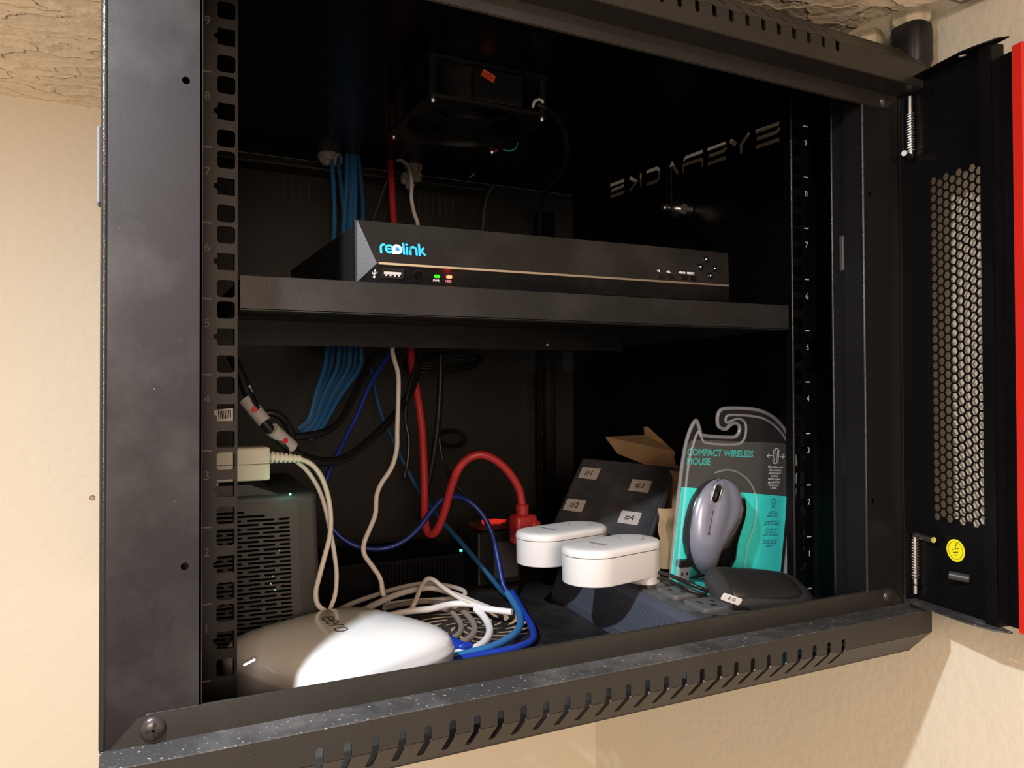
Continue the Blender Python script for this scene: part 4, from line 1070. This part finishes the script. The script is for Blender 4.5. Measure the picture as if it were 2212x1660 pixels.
wc = cable('white_network_cable', [(858, 346, 425), (872, 350, 415), (884, 365, 405), (889, 395, 395), (889, 430, 385), (895, 462, 375), (903, 492, 365), (895, 560, 330), (862, 660, 290), (848, 745, 268), (851, 775, 260), (860, 810, 255), (860, 870, 250), (858, 930, 246), (857, 970, 243), (846, 1010, 240), (822, 1048, 238), (813, 1075, 236), (811, 1110, 234), (800, 1140, 232), (787, 1172, 230), (787, 1198, 228), (806, 1226, 226), (822, 1252, 224), (828, 1285, 222), (842, 1298, 215)], 2.35, CABW, 'white network cable running from the roof down the middle to the floor', n=5)
# coil on the floor (x, y, height)
def zc(name, pts, r, m, label, group='pale cables coiled on the floor', z=None):
    P = [atz(a, b_, c) for a, b_, c in pts]
    return top(name, tube_mesh(P, r, 10, 6), m, label, 'cable', group, smooth=True)
zc('coiled_cable', [(712, 1330, -20), (755, 1307, -24), (800, 1290, -28), (850, 1274, -30), (900, 1263, -31), (935, 1262, -31), (975, 1268, -32), (1001, 1277, -34), (1003, 1286, -36), (985, 1293, -38), (930, 1297, -38), (880, 1300, -38), (830, 1308, -36)], 2.4, CABW, 'rearmost long loop of the coiled pale cable')
zc('coiled_cable', [(780, 1322, -16), (815, 1304, -20), (860, 1284, -22), (905, 1273, -24), (940, 1272, -26), (980, 1284, -28), (1020, 1300, -30), (1060, 1316, -32), (1095, 1323, -32)], 2.9, CABW, 'wide pale arch of cable rising over the coil')
zc('coiled_cable', [(888, 1318, -30), (898, 1298, -24), (910, 1268, -16), (922, 1252, -12), (936, 1253, -12), (955, 1268, -18), (985, 1288, -24), (1015, 1302, -28), (1042, 1312, -32)], 2.2, CABW, 'pale cable bent into the sharpest peak above the coil')
zc('coiled_cable', [(820, 1335, -34), (880, 1322, -31), (930, 1316, -30), (975, 1306, -30), (1015, 1306, -30), (1050, 1316, -31), (1080, 1320, -31), (1106, 1323, -31)], 3.0, CABWW, 'thick bright cable along the front of the coil, with an end pointing right')
zc('coiled_cable', [(1028, 1316, -32), (1044, 1332, -36), (1056, 1352, -39), (1057, 1370, -40), (1046, 1388, -41), (1026, 1401, -41), (1000, 1409, -41), (985, 1412, -41)], 3.3, CABWW, 'bright white arc of cable lying over the fan grille')
zc('coiled_cable', [(940, 1312, -36), (968, 1318, -38), (986, 1334, -40), (996, 1352, -41), (993, 1368, -41.5), (978, 1380, -42), (962, 1386, -42)], 2.6, CABWS, 'inner pale arc of cable coloured as in shade, over the fan grille')
zc('coiled_cable', [(960, 1306, -34), (990, 1314, -38), (1012, 1332, -40), (1025, 1354, -41), (1021, 1372, -41.5), (1005, 1385, -42), (985, 1394, -42)], 2.9, CABWS, 'outer pale arc of cable coloured as in shade, over the fan grille')
zc('coiled_cable', [(830, 1315, -28), (870, 1306, -34), (915, 1301, -36), (950, 1303, -36), (985, 1309, -37), (1010, 1318, -38)], 2.3, CABWS, 'shaded cable flat on the floor under the coil')
# blue patch cables at the front
zc('blue_patch_cable', [(955, 1427, -40), (985, 1419, -40), (1010, 1412, -40), (1050, 1402, -40), (1085, 1388, -40), (1112, 1370, -39), (1124, 1350, -38), (1121, 1325, -36), (1108, 1300, -32), (1096, 1282, -28)], 3.3, CABLB, 'thick light blue cable curving around the right of the fan grille', None)
zc('blue_patch_cable', [(940, 1440, -41.5), (980, 1428, -41.5), (1030, 1417, -41.5), (1080, 1408, -41), (1115, 1400, -41), (1142, 1389, -41), (1153, 1375, -40), (1147, 1350, -38), (1132, 1325, -36), (1118, 1300, -32), (1106, 1280, -28)], 3.0, CABB, 'royal blue cable making the outermost bend on the floor', None)
bt = empty('network_plug', tuple(atz(992, 1390, -38)), 'blue ribbed network plug at the back of the white router', 'plug')
a0, a1 = atz(972, 1386, -36), atz(996, 1398, -37)
link('boot', tube_mesh([a0, a0.lerp(a1, .5), a1, atz(1015, 1396, -38)], 3.4, 10, 6), CABB, bt, smooth=True)
for i in range(5):
    p = a0.lerp(a1, i/4); d = (a1-a0).normalized(); link('boot_rib', cyl_mesh(p-d*.8, p+d*.8, 4.6, seg=12), CABB, bt, smooth=True)
# bundle of blue network cables from roof to back left
ups = [(717, 345, 722, 500), (731, 348, 742, 488), (750, 335, 743, 482), (758, 338, 752, 486), (766, 335, 766, 476), (774, 338, 784, 470), (762, 332, 758, 480)]
lows = [(706, 760, 668, 905), (718, 760, 672, 910), (732, 760, 676, 915), (744, 760, 680, 918), (756, 760, 684, 922), (768, 760, 688, 925), (780, 760, 692, 928)]
nm = ['first', 'second', 'third', 'fourth', 'fifth', 'sixth', 'seventh']
for i, ((a, b_, c, d), (e, f, g, h)) in enumerate(zip(ups, lows)):
    cable('bundled_network_cable', [(a+2, b_-14, 432), (a, b_, 428), ((a+c)/2+2, (b_+d)/2, 420), (c, d, 410), (c+(e-c)*.5, 620, 380), (e, f, 360+i*2), (e-6, f+40, 355+i*2), ((e+g)/2-2, (f+h)/2+12, 350+i*2), (g, h, 345), (g-25, h+22, 345)], 2.7, CABS if i % 2 else CABL2, 'blue network cable in the hanging bundle, %s strand from the left' % nm[i], 'bundled blue network cables', n=4, seg=8)
# red power cord and plug
rc = empty('red_power_cord', tuple(at(1130, 1150, 215)), 'thick red power cord hanging from the roof and arching to a red plug', 'power cord')
link('cord', tube_mesh([at(843, 340, 430), at(846, 400, 420), at(850, 470, 410), at(862, 600, 380), at(884, 735, 335), at(890, 790, 325), at(901, 850, 315), at(911, 920, 305), at(915, 990, 295), at(917, 1060, 285), at(917, 1110, 275), at(922, 1145, 265), at(933, 1155, 258), at(947, 1140, 250), at(962, 1100, 242), at(974, 1055, 235), at(990, 1015, 228), at(1012, 991, 222), at(1042, 983, 217), at(1075, 998, 214), at(1103, 1026, 212), at(1122, 1060, 212), at(1128, 1095, 212)], 4.1, 12, 5), CABR, rc, smooth=True)
c = at(1128, 1094, 212)
link('plug_collar', cyl_mesh(c+Vector((0, 0, 2)), c+Vector((0, 0, -10)), 6.6, 6.2, 20, bev=.8), CABR, rc, smooth=True)
bm = bmesh.new(); addbox(bm, c.x-11, c.x+13, c.y-10, c.y+10, c.z-38, c.z-8, 4, 3); link('plug_body', bm_mesh(bm), CABR, rc, smooth=True)
bm = bmesh.new(); addbox(bm, c.x+5, c.x+17, c.y-11, c.y+8, c.z-40, c.z-14, 4, 3); link('plug_grip', bm_mesh(bm), CABR, rc, smooth=True)
# loose blue and black cables
cable('thin_blue_cable', [(850, 750, 300), (838, 770, 296), (815, 805, 290), (795, 840, 285), (775, 890, 280), (752, 935, 275), (735, 970, 270), (715, 1010, 265), (704, 1040, 262)], 2.6, CABBD, 'blue cable coloured as in shade, slanting down left behind the white network cable')
cable('thin_blue_cable', [(798, 780, 420), (808, 830, 410), (822, 890, 400), (846, 945, 385), (872, 1000, 370), (905, 1060, 350), (945, 1115, 320), (985, 1160, 290), (1030, 1212, 260), (1056, 1243, 245), (1076, 1268, 230), (1090, 1284, 218)], 2.7, CABS, 'steel blue cable running diagonally down right across the back')
cable('thin_blue_cable', [(706, 1125, 290), (735, 1160, 285), (775, 1182, 280), (825, 1186, 275), (868, 1172, 270), (903, 1143, 265), (932, 1105, 260), (955, 1080, 255), (982, 1073, 250), (1012, 1083, 240), (1042, 1112, 232), (1063, 1155, 225), (1076, 1210, 215), (1086, 1260, 205), (1100, 1286, 196)], 2.7, CABBD, 'royal blue cable sagging then looping over toward the front')
bl = empty('labelled_black_cable', tuple(at(600, 950, 150)), 'thick black cable with two grey sleeves marked by red dots', 'cable')
BC = [at(500, 770, 170), at(518, 805, 165), at(535, 850, 160), at(556, 890, 155), at(580, 925, 155), at(612, 956, 160), at(650, 985, 175), at(700, 998, 195), at(750, 988, 220), at(800, 950, 245), at(845, 905, 270), at(885, 850, 295), at(905, 790, 310)]
link('cord', tube_mesh(BC, 4.0, 12, 6), CABK, bl, smooth=True)
def sleeve(a, b_, rd):
    link('grey_sleeve', cyl_mesh(a, b_, 5.6, 5.6, 20), SLEEVE, bl, smooth=True)
    m_ = a.lerp(b_, .5); v = (CP-m_).normalized(); d = (b_-a).normalized(); n_ = (v-d*v.dot(d)).normalized()
    link('red_dot', cyl_mesh(m_+n_*5.2, m_+n_*5.9, 2.6, 2.4, 14), mat('red_ink', (0.5, 0.01, 0.02), 0.5), bl)
sleeve(at(530, 862, 160), at(572, 912, 154), 0); sleeve(at(588, 928, 154), at(630, 966, 166), 0)
sheet('paper_tag', [at(528, 838, 158), at(540, 832, 158), at(552, 862, 158), at(544, 868, 158)], .3, LBL, bl)
# tags seen through the rail's holes
tg = top('barcode_tag', tube_mesh([at(470, 880, 60), at(480, 885, 60)], 0.1, 4), LBL, 'x', 'tag') if False else None
t_ = empty('barcode_tag', tuple(at(485, 898, 90)), 'small white barcode tag seen through a square hole of the left rail', 'tag')
tm = frame(at(484, 898, 90), (0.99, 0.12, 0.1), (-0.1, 0, 0.99))
link('paper', flat_mesh([rrect(0, 0, 13, 9, .4)], .3, tm), mat('white_paper', (0.6, 0.58, 0.55), .7), t_)
link('bars', join([flat_mesh([rrect(-3.5+1.1*i, 0.6, .5 if i % 2 else .7, 6, .05, 1)], .05, tm @ Matrix.Translation((0, 0, .2))) for i in range(8)]), INK, t_)
cable('thin_black_cable', [(572, 893, 190), (590, 893, 190), (608, 902, 192), (622, 920, 196), (630, 945, 200), (622, 975, 205)], 3.2, CABK, 'short black cable hooking over behind the grey sleeves')
cable('thin_black_cable', [(622, 945, 210), (660, 942, 215), (705, 932, 225), (738, 905, 240), (762, 860, 260), (785, 810, 285), (806, 765, 305)], 3.4, CABK, 'black cable rising right toward the shelf, left of the white network cable')
cable('thin_black_cable', [(912, 755, 300), (900, 790, 295), (886, 830, 290), (878, 870, 286), (876, 910, 282), (883, 950, 278), (880, 1000, 275), (872, 1035, 272)], 2.2, CABK, 'thin black cable hanging beside the red cord')
cable('thin_black_cable', [(952, 765, 330), (950, 850, 325), (944, 930, 318), (934, 1000, 310), (918, 1070, 300), (907, 1120, 290)], 3.6, CABK, 'straight black cable dropping behind the red arch')
cable('thin_black_cable', [(946, 920, 320), (955, 990, 312), (975, 1035, 300), (1000, 1065, 290)], 2.0, CABK, 'thin black lead crossing in front of the red arch')
cable('thin_black_cable', [(1068, 398, 430), (1054, 420, 420), (1047, 450, 405), (1042, 500, 390)], 1.6, mat('grey_cable', (0.06, 0.06, 0.065), .35), 'thin grey lead dropping behind the recorder')
cable('thin_black_cable', [(838, 385, 430), (822, 430, 420), (806, 475, 410)], 1.3, mat('grey_cable', (0.06, 0.06, 0.065), .35), 'thin grey lead slanting down beside the red cord, above the recorder')
# glossy coil of spare lead hanging at the back
bm = bmesh.new()
for k, (dy, tz) in enumerate(((0, 0), (4, 3), (8, -4))):
    c = at(960, 782, 350); pts = [c+Vector((46*math.cos(a), 12*math.sin(a)+dy, 9*math.sin(a+.4)+tz)) for a in [2*pi*i/18 for i in range(18)]]
    tube_mesh(pts, 1.5, 8, 3, bm=bm, closed=True)
top('coiled_lead', bm_mesh(bm), BPLG, 'glossy black coil of spare lead hanging under the shelf at the back', 'cable', smooth=True)
bm = bmesh.new()
for k in range(3):
    c = at(975, 948, 380); pts = [c+Vector(((14+k*3)*math.cos(a), 4*math.sin(a), (7+k*2)*math.sin(a))) for a in [2*pi*i/14 for i in range(14)]]
    tube_mesh(pts, 1.0, 6, 3, bm=bm, closed=True)
top('twisted_wire_ties', bm_mesh(bm), BPLG, 'small black wire loops hanging low on the back panel', 'wire', smooth=True)
# putty plugs where cables pass the roof
def blob(name, pts_r, label):
    bm = bmesh.new()
    for (x, y, Y, r) in pts_r:
        ret = bmesh.ops.create_icosphere(bm, subdivisions=3, radius=r)
        c = at(x, y, Y)
        for v in ret['verts']:
            k = 1+0.16*math.sin(v.co.x*0.9+x)*math.cos(v.co.z*1.1+y)+random.uniform(-.05, .05); v.co = c+v.co*k
    return top(name, bm_mesh(bm), FOAM, label, 'putty', smooth=True)
blob('sealing_putty', [(708, 338, 436, 12), (724, 344, 436, 9), (715, 330, 438, 11)], 'beige putty lump beside the blue cable bundle at the roof opening')
blob('sealing_putty', [(893, 362, 436, 11), (880, 385, 434, 9), (898, 380, 436, 8), (885, 400, 432, 6)], 'beige putty lump behind the white cable and the red cord')
# strap highlight piece on back
top('cable_tie', tube_mesh([at(1013, 385, 440), at(1025, 376, 438), at(1041, 368, 436)], 1.1, 8), LBL, 'short pale cable tie end on the back panel under the fan', 'cable tie', smooth=True)

# small devices at the back
sw = empty('network_switch', (-20, 330, -45), 'low black network device with a tiny green light, on the floor at the back', 'network device')
bm = bmesh.new(); addbox(bm, -122, 50, 300, 400, -45, -7, 2, 2); link('case', bm_mesh(bm), mat('black_device_case', (0.002, 0.002, 0.003), 0.6, spec=0.1), sw)
link('grille', join([flat_mesh([rrect(-50+i*4.2, -24, 1.6, 26, .5, 1)], .3, XZ(299.8)) for i in range(22)]), VOID, sw)
c = at(995, 1191, 300)
link('green_light', cyl_mesh(c+Vector((0, -1, 2)), c+Vector((0, -1, -0.4)), 1.6, seg=12), mat('green_status_led', (0, .5, .2), .3, emit=(0.05, 0.9, 0.45), es=3), sw)
dv = empty('power_brick', (92, 350, -45), 'black box with a red glowing clear lens on top, behind the white chimes', 'electronic box')
bm = bmesh.new(); addbox(bm, 64, 117, 296, 350, -45, 14, 2, 2); link('case', bm_mesh(bm), BPLA, dv)
ln = link('lens', sq_body(1, 4, 0, [(44, 15), (46, 18), (42, 20.5), (30, 21)], 91, 322), mat('clear_red_lens', (0.10, 0.02, 0.02), 0.12, coat=.6), dv, smooth=True)
link('red_glow', flat_mesh([[(76, 312), (96, 306), (110, 318), (102, 332), (84, 330)]], .5, XY(22)), mat('red_glow', (0.5, 0.02, 0.02), .4, emit=(1, 0.04, 0.02), es=0.55), dv, label='red lit lens')
link('rating_label', flat_mesh([rrect(98, -18, 30, 40, 1)], .3, XZ(295.8)), mat('dark_label', (0.05, 0.05, 0.055), .6), dv)
text('label_print', 'INPUT\n100-240V\nOUTPUT', 4.2, frame((98, 295.5, -12), (1, 0, 0), (0, 0, 1)), INKG, dv)
# small black ferrite ring where blue cables gather
# dust fluff by the grille
# ================================================================== TOP RIGHT: cords at the ceiling
def plug(loc, label, h, tilt):
    t = empty('power_plug', loc, label, 'plug', world=True)
    x, y, z = loc
    bm = bmesh.new(); R = []
    for (k, dz, ky) in [(0.7, -h-8, .7), (0.9, -h, .85), (1.0, -h+6, 1), (1.0, -6, 1), (0.92, 0, 0.95)]:
        R.append([bm.verts.new((x+13.5*k*math.copysign(abs(math.cos(a))**.6, math.cos(a)), y+15*ky*math.copysign(abs(math.sin(a))**.6, math.sin(a)), z+dz)) for a in [2*pi*i/28 for i in range(28)]])
    for A_, B_ in zip(R, R[1:]):
        for i in range(28): bm.faces.new((A_[i], A_[(i+1) % 28], B_[(i+1) % 28], B_[i]))
    bm.faces.new(R[0][::-1]); bm.faces.new(R[-1])
    link('body', bm_mesh(bm), BPLA, t, smooth=True)
    link('cord', tube_mesh([(x, y, z-h-6), (x, y+1, z-h-30), (x, y+8, z-h-110), (x, y+10, z-h-200)], 3, 10), CABK, t, smooth=True)
    return t
CREAM = mat('cream_plastic', (0.50, 0.42, 0.30), 0.5, mottle=0.3, mscale=60)
def socket(loc, label):
    t = empty('cream_socket', loc, label, 'socket')
    x, y, z = loc; bm = bmesh.new(); R = []
    for (r, dz) in [(14.5, -3), (17, 0), (17, 8), (13, 16)]:
        R.append([bm.verts.new((x+r*.86*math.cos(2*pi*i/8+.39), y+r*math.sin(2*pi*i/8+.39), z+dz)) for i in range(8)])
    for A_, B_ in zip(R, R[1:]):
        for i in range(8): bm.faces.new((A_[i], A_[(i+1) % 8], B_[(i+1) % 8], B_[i]))
    bm.faces.new(R[0][::-1]); bm.faces.new(R[-1])
    link('collar', bm_mesh(bm), CREAM, t)
    return t
plug((314.5, -50, 478), 'large black power plug hanging from the front cream socket', 36, 0)
plug((314.5, -6, 472), 'black power plug mostly hidden behind the cabinet top, farther back', 30, 0)
socket((313, -50, 481), 'cream socket collar nearer the viewer, in the ceiling cut-out')
socket((313, -6, 475), 'cream socket collar farther back in the ceiling cut-out')
br = empty('mounting_bracket', (300, -80, 490), 'grey metal bracket with screws in the ceiling cut-out', 'bracket')
link('plate', flat_mesh([rrect(308, -92, 46, 16, 3), circ(322, -94, 2.2)], 1.5, XY(487)), mat('grey_metal', (0.25, 0.22, 0.19), 0.4, metal=.7), br)
link('screw', cyl_mesh((303, -91, 486), (303, -91, 483), 3.2, 2.6, 14), CHROME, br)
link('screw', cyl_mesh((318, -92, 486), (318, -92, 484), 3.0, 2.4, 14), CHROME, br)
box('void_shade_backing', 260, WX, -140, 80, CZ+40, CZ+44, BPLA, None, kind='structure')  # black backing added above the ceiling cut-out to make it look dark
# wall screw far left
ws = top('wall_screw', cyl_mesh((-313, 480, 55), (-313, 478.5, 55), 3.0, 2.2, 16), mat('rusty_screw', (0.25, 0.2, 0.15), .4, metal=.8), 'small screw head in the beige wall left of the cabinet', 'screw', smooth=True)
